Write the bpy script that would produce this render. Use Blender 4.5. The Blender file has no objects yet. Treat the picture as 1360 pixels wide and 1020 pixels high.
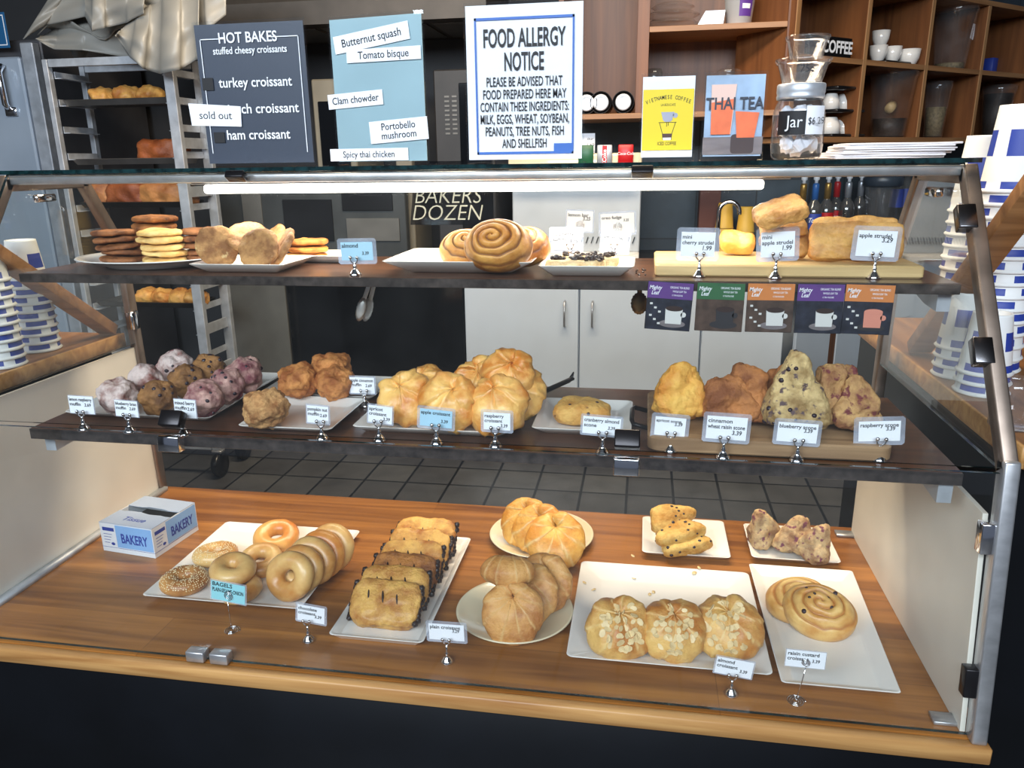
import bpy, bmesh, math, random
import numpy as np
from mathutils import Vector, Matrix, Euler, noise
PI = math.pi
rad = math.radians
S = bpy.context.scene
COL = S.collection
rnd = random.Random(7)

# ------------------------------------------------------------------ camera
YAW, PITCH, ROLL = .1705, .2831, -.0142
EYE = Vector((-.5623, -1.1338, 1.4119))
FPX = 1021.7
FWD = Vector((-math.sin(YAW)*math.cos(PITCH), math.cos(YAW)*math.cos(PITCH), -math.sin(PITCH)))
_r = FWD.cross(Vector((0, 0, 1))).normalized(); _u = _r.cross(FWD)
RGT = math.cos(ROLL)*_r + math.sin(ROLL)*_u
UPV = -math.sin(ROLL)*_r + math.cos(ROLL)*_u
cam = bpy.data.cameras.new('camera'); cam.sensor_width = 36; cam.sensor_fit = 'HORIZONTAL'
cam.lens = FPX/1360*36; cam.clip_start = .02
co = bpy.data.objects.new('camera', cam); COL.objects.link(co)
co.matrix_world = Matrix(((RGT.x, UPV.x, -FWD.x, EYE.x), (RGT.y, UPV.y, -FWD.y, EYE.y), (RGT.z, UPV.z, -FWD.z, EYE.z), (0, 0, 0, 1)))
S.camera = co

def at(px, py, X=None, Y=None, Z=None):
    """point of the real surface X=, Y= or Z= seen at a place in the photograph"""
    d = FWD + (px-680)/FPX*RGT - (py-510)/FPX*UPV
    if X is not None: t = (X-EYE.x)/d.x
    elif Y is not None: t = (Y-EYE.y)/d.y
    else: t = (Z-EYE.z)/d.z
    return EYE + t*d
def mpp(P): return (Vector(P)-EYE).dot(FWD)/FPX      # metres per pixel there

# ------------------------------------------------------------------ light and exposure
vs = S.view_settings
vs.view_transform = 'Standard'; vs.look = 'None'; vs.gamma = 1; vs.use_curve_mapping = False; vs.exposure = 0.12
S.display_settings.display_device = 'sRGB'
W = bpy.data.worlds.new('world'); S.world = W; W.use_nodes = True
W.node_tree.nodes['Background'].inputs[0].default_value = (.62, .74, 1, 1)
W.node_tree.nodes['Background'].inputs[1].default_value = .16
def area(name, loc, target, sx, sy, power, col):
    l = bpy.data.lights.new(name, 'AREA'); l.shape = 'RECTANGLE'; l.size = sx; l.size_y = sy; l.energy = power; l.color = col
    o = bpy.data.objects.new(name, l); COL.objects.link(o); o.location = loc
    o.rotation_euler = (Vector(target)-Vector(loc)).to_track_quat('-Z', 'Y').to_euler(); return o
area('window_daylight', (-1.2, -3.4, 3.0), (-.9, .3, .8), 5.0, 1.2, 300, (.80, .90, 1))
area('ceiling_lamp_service_aisle', (-.9, 1.20, 2.75), (-.9, .9, 0), 2.4, .5, 95, (1, .82, .60))
area('case_light', (-.91, .410, 1.345), (-.91, .40, .5), 1.12, .02, 3.2, (1, .93, .82))

# ------------------------------------------------------------------ object helpers
def tag(o, label=None, cat=None, group=None, kind=None):
    if label: o['label'] = label
    if cat: o['category'] = cat
    if group: o['group'] = group
    if kind: o['kind'] = kind
    return o
def thing(name, label, cat, loc=(0, 0, 0), rot=(0, 0, 0), group=None):
    o = bpy.data.objects.new(name, None); COL.objects.link(o); o.empty_display_size = .02
    o.location = loc; o.rotation_euler = rot
    return tag(o, label, cat, group)
def obj(name, bm, mats, parent=None, loc=None, rot=None, smooth=True, flat_angle=None):
    if isinstance(bm, bpy.types.Mesh): me = bm
    else:
        bm.normal_update()
        me = bpy.data.meshes.new(name); bm.to_mesh(me); bm.free()
        for m in (mats if isinstance(mats, (list, tuple)) else [mats]): me.materials.append(m)
        if smooth:
            me.polygons.foreach_set('use_smooth', [True]*len(me.polygons))
            if flat_angle: me.set_sharp_from_angle(angle=rad(flat_angle))
    o = bpy.data.objects.new(name, me); COL.objects.link(o)
    if parent is not None: o.parent = parent
    if loc is not None: o.location = loc
    if rot is not None: o.rotation_euler = rot
    return o
def copy_tree(o, parent=None):
    c = o.copy(); COL.objects.link(c)
    if parent is not None: c.parent = parent
    for ch in list(o.children): copy_tree(ch, c)
    return c
def struct(name, bm, m, smooth=False): return tag(obj(name, bm, m, smooth=smooth), kind='structure')
NB = bmesh.new
def box(bm, x0, x1, y0, y1, z0, z1, bev=0, mi=0, seg=1):
    r = bmesh.ops.create_cube(bm, size=1)
    vsx = r['verts']
    for v in vsx: v.co = Vector(((x0+x1)/2+v.co.x*(x1-x0), (y0+y1)/2+v.co.y*(y1-y0), (z0+z1)/2+v.co.z*(z1-z0)))
    fs = set(f for v in vsx for f in v.link_faces)
    for f in fs: f.material_index = mi
    if bev:
        es = list(set(e for v in vsx for e in v.link_edges))
        bmesh.ops.bevel(bm, geom=es, offset=bev, segments=seg, profile=.5, affect='EDGES', material=mi)
    return bm
def grid(bm, fn, nu, nv, cu=False, cv=False, mi=0, capu=False, capv=False):
    V = [[bm.verts.new(fn(i/(nu if cu else nu-1), j/(nv if cv else nv-1))) for j in range(nv)] for i in range(nu)]
    for i in range(nu if cu else nu-1):
        for j in range(nv if cv else nv-1):
            a, b, c, d = V[i][j], V[(i+1) % nu][j], V[(i+1) % nu][(j+1) % nv], V[i][(j+1) % nv]
            f = bm.faces.new((a, b, c, d)); f.material_index = mi
    if capu:
        for k, row in ((0, V[0]), (1, V[-1])):
            f = bm.faces.new(row[::-1] if k else row); f.material_index = mi
    bmesh.ops.recalc_face_normals(bm, faces=bm.faces)
    return V
def tube(bm, pts, r, seg=8, mi=0, closed=False):
    pts = [Vector(p) for p in pts]; n = len(pts); rings = []
    t0 = (pts[1]-pts[0]).normalized(); up = Vector((0, 0, 1)) if abs(t0.z) < .9 else Vector((1, 0, 0))
    nrm = (up-up.dot(t0)*t0).normalized()
    for i, p in enumerate(pts):
        if closed: t = (pts[(i+1) % n]-pts[i-1]).normalized()
        else: t = (pts[min(i+1, n-1)]-pts[max(i-1, 0)]).normalized()
        nrm = (nrm-nrm.dot(t)*t).normalized(); b = t.cross(nrm)
        rr = r[i] if isinstance(r, (list, tuple)) else r
        rings.append([bm.verts.new(p+rr*(math.cos(a)*nrm+math.sin(a)*b)) for a in (2*PI*k/seg for k in range(seg))])
    for i in range(n if closed else n-1):
        for k in range(seg):
            f = bm.faces.new((rings[i][k], rings[i][(k+1) % seg], rings[(i+1) % n][(k+1) % seg], rings[(i+1) % n][k])); f.material_index = mi
    if not closed:
        bm.faces.new(rings[0][::-1]).material_index = mi; bm.faces.new(rings[-1]).material_index = mi
    return bm
def lathe(bm, prof, seg=32, mi=0, c=(0, 0, 0), wob=None):
    """prof: (radius, z) list from the bottom; a radius of 0 closes the end"""
    c = Vector(c); rings = []
    for r, z in prof:
        if r <= 1e-6: rings.append([bm.verts.new(c+Vector((0, 0, z)))])
        else: rings.append([bm.verts.new(c+Vector((r*math.cos(2*PI*k/seg), r*math.sin(2*PI*k/seg), z)))for k in range(seg)])
    for a, b in zip(rings, rings[1:]):
        for k in range(seg):
            k2 = (k+1) % seg
            q = [a[k % len(a)], a[k2 % len(a)], b[k2 % len(b)], b[k % len(b)]]
            u = []
            for v in q:
                if v not in u: u.append(v)
            if len(u) > 2:
                try: bm.faces.new(u).material_index = mi
                except ValueError: pass
    return bm
def prism(bm, poly, y0, y1, mi=0):
    """polygon given in x, z; extruded from y0 (front) to y1"""
    a = [bm.verts.new((x, y0, z)) for x, z in poly]; b = [bm.verts.new((x, y1, z)) for x, z in poly]
    n = len(poly); fs = [bm.faces.new(a), bm.faces.new(b[::-1])]
    for i in range(n): fs.append(bm.faces.new((a[i], b[i], b[(i+1) % n], a[(i+1) % n])))
    for f in fs: f.material_index = mi
    bmesh.ops.recalc_face_normals(bm, faces=fs); return bm
def prism_x(bm, poly, x0, x1, mi=0):
    """polygon given in y, z; extruded along x"""
    a = [bm.verts.new((x0, y, z)) for y, z in poly]; b = [bm.verts.new((x1, y, z)) for y, z in poly]
    n = len(poly); fs = [bm.faces.new(a), bm.faces.new(b[::-1])]
    for i in range(n): fs.append(bm.faces.new((a[i], b[i], b[(i+1) % n], a[(i+1) % n])))
    for f in fs: f.material_index = mi
    bmesh.ops.recalc_face_normals(bm, faces=fs); return bm
def bar(bm, a, b, w, d, up=(1, 0, 0), mi=0, bev=0):
    """rectangular bar from a to b: w across the direction 'up', d across the other"""
    a, b = Vector(a), Vector(b); t = (b-a).normalized(); u = Vector(up); u = (u-u.dot(t)*t).normalized(); v = t.cross(u)
    A = [bm.verts.new(a+sx*w/2*u+sy*d/2*v) for sx, sy in ((-1, -1), (1, -1), (1, 1), (-1, 1))]
    B = [bm.verts.new(b+sx*w/2*u+sy*d/2*v) for sx, sy in ((-1, -1), (1, -1), (1, 1), (-1, 1))]
    fs = [bm.faces.new(A[::-1]), bm.faces.new(B)]+[bm.faces.new((A[i], A[(i+1) % 4], B[(i+1) % 4], B[i])) for i in range(4)]
    for f in fs: f.material_index = mi
    if bev: bmesh.ops.bevel(bm, geom=list(set(e for f in fs for e in f.edges)), offset=bev, segments=2, profile=.5, affect='EDGES', material=mi)
    return bm
def circ(x, z, r, n=20, sx=1, a0=0, a1=2*PI): return [(x+sx*r*math.cos(a0+(a1-a0)*k/n), z+r*math.sin(a0+(a1-a0)*k/n)) for k in range(n if a1-a0 > 6.2 else n+1)]
def rect(x0, x1, z0, z1): return [(x0, z0), (x1, z0), (x1, z1), (x0, z1)]
def rrect(x0, x1, z0, z1, r, n=4):
    p = []
    for cx, cz, a in ((x1-r, z0+r, -90), (x1-r, z1-r, 0), (x0+r, z1-r, 90), (x0+r, z0+r, 180)):
        p += [(cx+r*math.cos(rad(a+90*k/n)), cz+r*math.sin(rad(a+90*k/n))) for k in range(n+1)]
    return p
def flat(name, poly, m, parent, y=0, t=.0004):
    bm = NB(); polys = poly if isinstance(poly[0][0], (tuple, list)) else [poly]
    for p in polys: prism(bm, p, y-t, y)
    return obj(name, bm, m, parent, smooth=False)
_FC = {}
def text_mesh(s, size, ax='CENTER', bold=0, sx=1, shear=0, line=1, ext=.0002, fw=None):
    cu = bpy.data.curves.new('t', 'FONT'); cu.body = s; cu.size = 1; cu.align_x = ax; cu.align_y = 'CENTER'
    cu.offset = bold; cu.shear = shear; cu.space_line = line; cu.extrude = ext/size; cu.resolution_u = 3
    o = bpy.data.objects.new('t', cu); COL.objects.link(o)
    me = bpy.data.meshes.new_from_object(o.evaluated_get(bpy.context.evaluated_depsgraph_get()))
    bpy.data.objects.remove(o); bpy.data.curves.remove(cu)
    if fw: xs = [v.co.x for v in me.vertices]; sx = fw/((max(xs)-min(xs))*size)
    for v in me.vertices: v.co = Vector((v.co.x*size*sx, v.co.y*size, v.co.z*size))
    return me
def write(name, s, size, m, parent, x=0, z=0, y=-.001, ax='CENTER', bold=0, sx=1, shear=0, roll=0, line=1, rot=None, fw=None):
    me = text_mesh(s, size, ax, bold, sx, shear, line, fw=fw); me.name = name; me.materials.clear(); me.materials.append(m)
    o = obj(name, me, m, parent, (x, y, z), rot or (PI/2, -roll, 0)); return o
def write_many(name, rows, m, parent, y=-.001):
    """lines of lettering; rows: (string, x, z, size, kwargs); single letters set along a curve stay one line"""
    if len(rows[0][0]) > 1 and len(rows) > 1: return [write_many(name, [r], m, parent, y) for r in rows][0]
    bm = NB()
    for s, x, z, size, kw in rows:
        kw = dict(kw); roll = kw.pop('roll', 0)
        me = text_mesh(s, size, **kw)
        me.transform(Matrix.Translation((x, y, z)) @ Matrix.Rotation(-roll, 4, 'Y') @ Matrix.Rotation(PI/2, 4, 'X'))
        bm.from_mesh(me); bpy.data.meshes.remove(me)
    for f in bm.faces: f.material_index = 0
    return obj(name, bm, m, parent, smooth=False)

# ------------------------------------------------------------------ materials
def nt_of(name):
    m = bpy.data.materials.new(name); m.use_nodes = True; nt = m.node_tree
    return m, nt, nt.nodes['Principled BSDF'], nt.nodes['Material Output']
def N(nt, t, **kw):
    n = nt.nodes.new(t)
    for k, v in kw.items():
        if k[0] == '_': n.inputs[int(k[1:])].default_value = v
        else: setattr(n, k, v)
    return n
def ramp(nt, stops):
    n = nt.nodes.new('ShaderNodeValToRGB'); e = n.color_ramp.elements
    while len(e) < len(stops): e.new(.5)
    for i, (p, c) in enumerate(stops): e[i].position = p; e[i].color = (*c, 1)
    return n
def lin(c):
    """sRGB 0-255 to linear"""
    return tuple((x/255/12.92 if x/255 <= .04045 else ((x/255+.055)/1.055)**2.4) for x in c)
def plain(name, c, rough=.5, metal=0, spec=.5, noise_amt=0, noise_scale=8, bump=0, bump_scale=60, emit=0, coat=0, stretch=(1, 1, 1)):
    m, nt, b, out = nt_of(name); c = lin(c)
    b.inputs['Base Color'].default_value = (*c, 1); b.inputs['Roughness'].default_value = rough; b.inputs['Metallic'].default_value = metal
    b.inputs['Specular IOR Level'].default_value = spec; b.inputs['Coat Weight'].default_value = coat
    if emit: b.inputs['Emission Color'].default_value = (*c, 1); b.inputs['Emission Strength'].default_value = emit
    if noise_amt or bump:
        tc = N(nt, 'ShaderNodeTexCoord'); mp = N(nt, 'ShaderNodeMapping'); mp.inputs['Scale'].default_value = stretch
        nt.links.new(tc.outputs['Object'], mp.inputs[0])
    if noise_amt:
        n = N(nt, 'ShaderNodeTexNoise'); n.inputs['Scale'].default_value = noise_scale; n.inputs['Detail'].default_value = 5
        nt.links.new(mp.outputs[0], n.inputs['Vector'])
        r = ramp(nt, [(.3, tuple(x*(1-noise_amt) for x in c)), (.7, tuple(min(1, x*(1+noise_amt)) for x in c))])
        nt.links.new(n.outputs['Fac'], r.inputs[0]); nt.links.new(r.outputs[0], b.inputs['Base Color'])
    if bump:
        n = N(nt, 'ShaderNodeTexNoise'); n.inputs['Scale'].default_value = bump_scale; n.inputs['Detail'].default_value = 4
        nt.links.new(mp.outputs[0], n.inputs['Vector'])
        bp = N(nt, 'ShaderNodeBump'); bp.inputs['Strength'].default_value = bump; bp.inputs['Distance'].default_value = .004
        nt.links.new(n.outputs['Fac'], bp.inputs['Height']); nt.links.new(bp.outputs[0], b.inputs['Normal'])
    return m
def wood(name, c1, c2, along=0, rough=.4, scale=1, plank=0, coat=0, c3=None):
    m, nt, b, out = nt_of(name); b.inputs['Roughness'].default_value = rough; b.inputs['Coat Weight'].default_value = coat; b.inputs['Coat Roughness'].default_value = .15
    tc = N(nt, 'ShaderNodeTexCoord'); mp = N(nt, 'ShaderNodeMapping')
    st = [26*scale]*3; st[along] = 1.6*scale; mp.inputs['Scale'].default_value = st
    nt.links.new(tc.outputs['Object'], mp.inputs[0])
    n = N(nt, 'ShaderNodeTexNoise'); n.inputs['Scale'].default_value = 1.6; n.inputs['Detail'].default_value = 7; n.inputs['Distortion'].default_value = .7
    nt.links.new(mp.outputs[0], n.inputs['Vector'])
    r = ramp(nt, [(.28, lin(c1)), (.72, lin(c2))]); nt.links.new(n.outputs['Fac'], r.inputs[0])
    last = r.outputs[0]
    if plank:
        br = N(nt, 'ShaderNodeTexBrick'); br.inputs['Scale'].default_value = 1; br.inputs['Brick Width'].default_value = 1.1; br.inputs['Row Height'].default_value = plank
        br.inputs['Mortar Size'].default_value = .0008; br.inputs['Color1'].default_value = (1, 1, 1, 1); br.inputs['Color2'].default_value = (.66, .62, .58, 1); br.inputs['Mortar'].default_value = (.42, .36, .32, 1); br.offset = .37
        nt.links.new(tc.outputs['Object'], br.inputs['Vector'])
        mx = N(nt, 'ShaderNodeMix', data_type='RGBA', blend_type='MULTIPLY'); mx.inputs[0].default_value = .75
        nt.links.new(last, mx.inputs[6]); nt.links.new(br.outputs['Color'], mx.inputs[7]); last = mx.outputs[2]
    nt.links.new(last, b.inputs['Base Color'])
    bp = N(nt, 'ShaderNodeBump'); bp.inputs['Strength'].default_value = .08; nt.links.new(n.outputs['Fac'], bp.inputs['Height']); nt.links.new(bp.outputs[0], b.inputs['Normal'])
    return m
def food(name, dark, light, scale=22, rough=.5, bump=.4, bscale=140, groove=None, spots=None, spot_scale=40, spot_size=.3, coat=0, sss=.03, spread=(.38, .62)):
    """baked crust: two tones by noise; 'groove' is the paler or darker dough between folds (vertex attribute 'crust' 0..1)"""
    m, nt, b, out = nt_of(name); b.inputs['Roughness'].default_value = rough; b.inputs['Coat Weight'].default_value = coat; b.inputs['Coat Roughness'].default_value = .25
    b.inputs['Subsurface Weight'].default_value = sss; b.inputs['Subsurface Radius'].default_value = (.008, .004, .002); b.inputs['Subsurface Scale'].default_value = 1
    tc = N(nt, 'ShaderNodeTexCoord'); oi = N(nt, 'ShaderNodeObjectInfo')
    ad = N(nt, 'ShaderNodeVectorMath', operation='ADD'); nt.links.new(tc.outputs['Object'], ad.inputs[0])
    ml = N(nt, 'ShaderNodeMath', operation='MULTIPLY'); ml.inputs[1].default_value = 9; nt.links.new(oi.outputs['Random'], ml.inputs[0]); nt.links.new(ml.outputs[0], ad.inputs[1])
    n = N(nt, 'ShaderNodeTexNoise'); n.inputs['Scale'].default_value = scale; n.inputs['Detail'].default_value = 6; n.inputs['Roughness'].default_value = .6
    nt.links.new(ad.outputs[0], n.inputs['Vector'])
    r = ramp(nt, [(spread[0], lin(dark)), (spread[1], lin(light))]); nt.links.new(n.outputs['Fac'], r.inputs[0]); last = r.outputs[0]
    if groove:
        a = N(nt, 'ShaderNodeAttribute', attribute_name='crust')
        mx = N(nt, 'ShaderNodeMix', data_type='RGBA'); nt.links.new(a.outputs['Fac'], mx.inputs[0])
        mx.inputs[6].default_value = (*lin(groove), 1); nt.links.new(last, mx.inputs[7]); last = mx.outputs[2]
    if spots:
        n2 = N(nt, 'ShaderNodeTexNoise'); n2.inputs['Scale'].default_value = spot_scale*1.5; n2.inputs['Detail'].default_value = 3; nt.links.new(ad.outputs[0], n2.inputs['Vector'])
        lt = N(nt, 'ShaderNodeMapRange'); lt.inputs[1].default_value = .78-spot_size*.62; lt.inputs[2].default_value = .86-spot_size*.62; nt.links.new(n2.outputs['Fac'], lt.inputs[0])
        mx = N(nt, 'ShaderNodeMix', data_type='RGBA'); nt.links.new(lt.outputs[0], mx.inputs[0]); nt.links.new(last, mx.inputs[6]); mx.inputs[7].default_value = (*lin(spots), 1); last = mx.outputs[2]
    nt.links.new(last, b.inputs['Base Color'])
    n3 = N(nt, 'ShaderNodeTexNoise'); n3.inputs['Scale'].default_value = bscale; n3.inputs['Detail'].default_value = 8; n3.inputs['Roughness'].default_value = .65; nt.links.new(ad.outputs[0], n3.inputs['Vector'])
    bp = N(nt, 'ShaderNodeBump'); bp.inputs['Strength'].default_value = min(1, bump*1.2); bp.inputs['Distance'].default_value = .006
    nt.links.new(n3.outputs['Fac'], bp.inputs['Height']); nt.links.new(bp.outputs[0], b.inputs['Normal'])
    return m
def glass(name, tint=(1, 1, 1), refl=1.0, base=.04, film=0, film_col=(1, 1, 1), rough=0):
    """thin clear pane: see-through with a mirror reflection that grows towards grazing angles, and a little dust"""
    m = bpy.data.materials.new(name); m.use_nodes = True; nt = m.node_tree; nt.nodes.clear()
    out = N(nt, 'ShaderNodeOutputMaterial'); tr = N(nt, 'ShaderNodeBsdfTransparent'); tr.inputs[0].default_value = (*tint, 1)
    gl = N(nt, 'ShaderNodeBsdfGlossy'); gl.inputs['Roughness'].default_value = rough; gl.inputs[0].default_value = (1, 1, 1, 1)
    lw = N(nt, 'ShaderNodeLayerWeight'); pw = N(nt, 'ShaderNodeMath', operation='POWER'); pw.inputs[1].default_value = 5
    lw.inputs['Blend'].default_value = .5; nt.links.new(lw.outputs['Facing'], pw.inputs[0])
    ma = N(nt, 'ShaderNodeMath', operation='MULTIPLY_ADD'); nt.links.new(pw.outputs[0], ma.inputs[0]); ma.inputs[1].default_value = refl*(1-base); ma.inputs[2].default_value = base
    mx = N(nt, 'ShaderNodeMixShader'); nt.links.new(ma.outputs[0], mx.inputs[0]); nt.links.new(tr.outputs[0], mx.inputs[1]); nt.links.new(gl.outputs[0], mx.inputs[2]); last = mx.outputs[0]
    if film:
        df = N(nt, 'ShaderNodeBsdfDiffuse'); df.inputs[0].default_value = (*film_col, 1)
        tc = N(nt, 'ShaderNodeTexCoord'); n = N(nt, 'ShaderNodeTexNoise'); n.inputs['Scale'].default_value = 7; n.inputs['Detail'].default_value = 8; nt.links.new(tc.outputs['Object'], n.inputs['Vector'])
        mr = N(nt, 'ShaderNodeMapRange'); mr.inputs[1].default_value = .35; mr.inputs[2].default_value = .75; mr.inputs[3].default_value = film*.4; mr.inputs[4].default_value = film*1.8
        nt.links.new(n.outputs['Fac'], mr.inputs[0])
        m2 = N(nt, 'ShaderNodeMixShader'); nt.links.new(mr.outputs[0], m2.inputs[0]); nt.links.new(last, m2.inputs[1]); nt.links.new(df.outputs[0], m2.inputs[2]); last = m2.outputs[0]
    nt.links.new(last, out.inputs[0]); return m
def tiles(name, c1, c2, grout, w, h, mortar, rough, offset=0, spec=.5):
    m, nt, b, out = nt_of(name); b.inputs['Roughness'].default_value = rough; b.inputs['Specular IOR Level'].default_value = spec
    tc = N(nt, 'ShaderNodeTexCoord'); br = N(nt, 'ShaderNodeTexBrick'); br.offset = offset
    for k, v in (('Scale', 1), ('Brick Width', w), ('Row Height', h), ('Mortar Size', mortar), ('Color1', (*lin(c1), 1)), ('Color2', (*lin(c2), 1)), ('Mortar', (*lin(grout), 1))): br.inputs[k].default_value = v
    nt.links.new(tc.outputs['Object'], br.inputs['Vector'])
    n = N(nt, 'ShaderNodeTexNoise'); n.inputs['Scale'].default_value = 9; n.inputs['Detail'].default_value = 6; nt.links.new(tc.outputs['Object'], n.inputs['Vector'])
    mx = N(nt, 'ShaderNodeMix', data_type='RGBA', blend_type='OVERLAY'); mx.inputs[0].default_value = .5; nt.links.new(br.outputs['Color'], mx.inputs[6]); nt.links.new(n.outputs['Fac'], mx.inputs[7])
    nt.links.new(mx.outputs[2], b.inputs['Base Color'])
    bp = N(nt, 'ShaderNodeBump'); bp.inputs['Strength'].default_value = .3; bp.invert = True; nt.links.new(br.outputs['Fac'], bp.inputs['Height']); nt.links.new(bp.outputs[0], b.inputs['Normal'])
    return m

M = {}
M['glass'] = glass('clear_glass', (.985, .995, .99), refl=1, film=.003)
M['glass_edge'] = plain('glass_cut_edge', (16, 38, 40), .12, noise_amt=.8, noise_scale=60)
M['acrylic'] = glass('clear_acrylic', (.985, .99, .99), refl=.9, base=.025)
M['sleeve'] = glass('laminate_sleeve', (.93, .95, .98), refl=.5, base=.03, film=.22, film_col=(.8, .86, 1))
M['plastic'] = glass('clear_plastic', (.965, .965, .97), refl=1, base=.05, film=.02)
M['smoke'] = glass('smoky_plastic', (.55, .54, .53), refl=1, base=.08, film=.05)
M['steel'] = plain('brushed_steel', (182, 182, 184), .33, .75, noise_amt=.15, noise_scale=30, stretch=(1, 12, 1))
M['frame'] = plain('case_frame_metal', (150, 134, 122), .42, .85, noise_amt=.25, noise_scale=14)
M['chrome'] = plain('chrome', (225, 225, 228), .12, 1)
M['clip'] = plain('clip_metal', (120, 118, 120), .25, 1)
M['dark_clip'] = plain('clip_dark', (38, 36, 38), .3, .6)
M['alum'] = plain('aluminium', (192, 196, 202), .42, .55, noise_amt=.2, noise_scale=20)
M['deck'] = wood('deck_wood', (118, 70, 28), (180, 120, 58), 0, .34, .8, plank=.14, coat=.2)
M['deck_edge'] = wood('deck_edge_wood', (150, 100, 52), (206, 158, 98), 0, .4, 1)
M['shelf'] = wood('shelf_wood', (52, 32, 22), (98, 62, 40), 0, .3, 1, coat=.3)
M['shelf_edge'] = plain('worn_shelf_edge', (74, 66, 62), .3, .45, noise_amt=.5, noise_scale=50)
M['cabinet_wood'] = wood('cabinet_wood', (86, 50, 26), (120, 74, 40), 2, .45, .6)
M['cubby_edge'] = wood('cubby_edge_wood', (136, 96, 60), (172, 130, 88), 2, .45, .8)
M['cubby_board'] = wood('cubby_board_wood', (128, 88, 54), (164, 120, 80), 0, .45, .8)
M['beam'] = wood('beam_wood', (120, 78, 42), (178, 128, 80), 0, .5, .8)
M['counter_wood'] = wood('counter_wood', (110, 70, 38), (166, 116, 68), 1, .4, .8)
M['maple'] = wood('maple_board', (178, 146, 96), (214, 184, 130), 0, .5, .9)
M['rustic'] = wood('rustic_board', (118, 88, 60), (176, 142, 104), 0, .55, .9)
M['navy'] = plain('dark_navy_panel', (7, 9, 14), .42, spec=.35, noise_amt=.3, noise_scale=6)
M['white_panel'] = plain('white_side_panel', (228, 222, 210), .45, noise_amt=.1, noise_scale=5)
M['cabinet_white'] = plain('white_cabinet_door', (196, 206, 218), .3, noise_amt=.03)
M['ceramic'] = plain('white_ceramic', (232, 228, 222), .16, coat=.5, noise_amt=.02)
M['cream'] = plain('cream_ceramic', (224, 210, 178), .2, coat=.4, noise_amt=.03)
M['paper'] = plain('white_paper', (236, 238, 244), .6)
M['ink'] = plain('black_ink', (16, 16, 20), .6)
M['hand'] = plain('handwritten_ink', (30, 30, 38), .6)
M['white_ink'] = plain('white_ink', (232, 234, 238), .6)
M['black'] = plain('black_plastic', (16, 16, 18), .3)
M['black_gloss'] = plain('black_glass', (8, 9, 11), .08)
M['dark'] = plain('dark_equipment', (40, 38, 38), .5, noise_amt=.25)
M['grey_equipment'] = plain('grey_equipment', (104, 102, 98), .45, .3, noise_amt=.15)
M['red'] = plain('red_print', (186, 24, 30), .35)
M['green'] = plain('green_print', (34, 92, 60), .4)
M['blue'] = plain('blue_print', (40, 62, 150), .5)
M['cup_paper'] = plain('cup_paper', (232, 232, 230), .5)
M['led'] = plain('light_strip', (255, 250, 240), .5, emit=6)
M['cloth'] = plain('grey_vinyl_cover', (138, 136, 130), .42, noise_amt=.12, noise_scale=3, bump=.15, bump_scale=20)

# ------------------------------------------------------------------ the room
M['floor'] = tiles('floor_tiles', (80, 80, 80), (64, 64, 66), (20, 20, 22), .2, .2, .006, .35)
M['slate'] = tiles('slate_tiles', (60, 72, 80), (44, 54, 62), (30, 34, 38), .3, .3, .004, .35)
M['wall_dark'] = plain('dark_wall', (46, 46, 48), .7, noise_amt=.1)
M['ceiling'] = plain('dark_ceiling', (38, 38, 42), .8)
struct('floor', box(NB(), -5.2, 4.5, -4.2, 5.2, -.06, 0), M['floor'])
struct('ceiling', box(NB(), -5.2, 4.5, -4.2, 5.2, 3.7, 3.76), M['ceiling'])
struct('wall_back', box(NB(), -5.2, 0.26, 3.1, 3.2, 0, 3.7), M['wall_dark'])
struct('wall_left', box(NB(), -5.3, -5.2, -4.2, 5.2, 0, 3.7), M['wall_dark'])
struct('wall_right', box(NB(), 4.5, 4.6, -4.2, 5.2, 0, 3.7), M['wall_dark'])
CD = Vector((.743, .669, 0)); CA = math.atan2(CD.y, CD.x)           # the corner run of wall goes off at 42 degrees
def corner(s, d, z): return (C0.x+CD.x*s-CD.y*d, C0.y+CD.y*s+CD.x*d, z)   # s along the run, d behind its face
C0 = at(1052, 180, Y=2.4); C0.z = 0
wc = struct('wall_corner', box(NB(), .66, 4.2, .36, .42, 0, 3.7), M['slate']); wc.location = C0; wc.rotation_euler = (0, 0, CA)
b = NB(); box(b, -.92, .25, .94-1.3, 1.62-1.3, -.006, .006)
o = struct('trim_backsplash', b, M['slate']); o.rotation_euler = (PI/2, 0, 0); o.location = (0, 3.09, 1.3)

# ------------------------------------------------------------------ the display case
DECK, SH1, SH2, TOP = .50, .93, 1.20, 1.40
XL, XR = -1.93, 0.0
case = thing('display_case', 'long glass-fronted bakery display case with two dark shelves and a wooden deck', 'display case', (-.965, .37, 0))
def cp(name, bm, m, parent=None, **kw):
    o = obj(name, bm, m, None, **kw)
    o.parent = parent or case
    off = Vector((-.965, .37, 0))
    if not parent: o.location = -off
    return o
cp('base_panel', box(NB(), XL-.03, .0, .012, .74, 0, .470, .004), M['navy'])
cp('deck', box(NB(), XL-.02, .012, .012, .765, .471, DECK), M['deck'], smooth=False)
cp('deck_edge', box(NB(), XL-.02, .014, -.010, .012, .468, .499, .003), M['deck_edge'])
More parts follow.
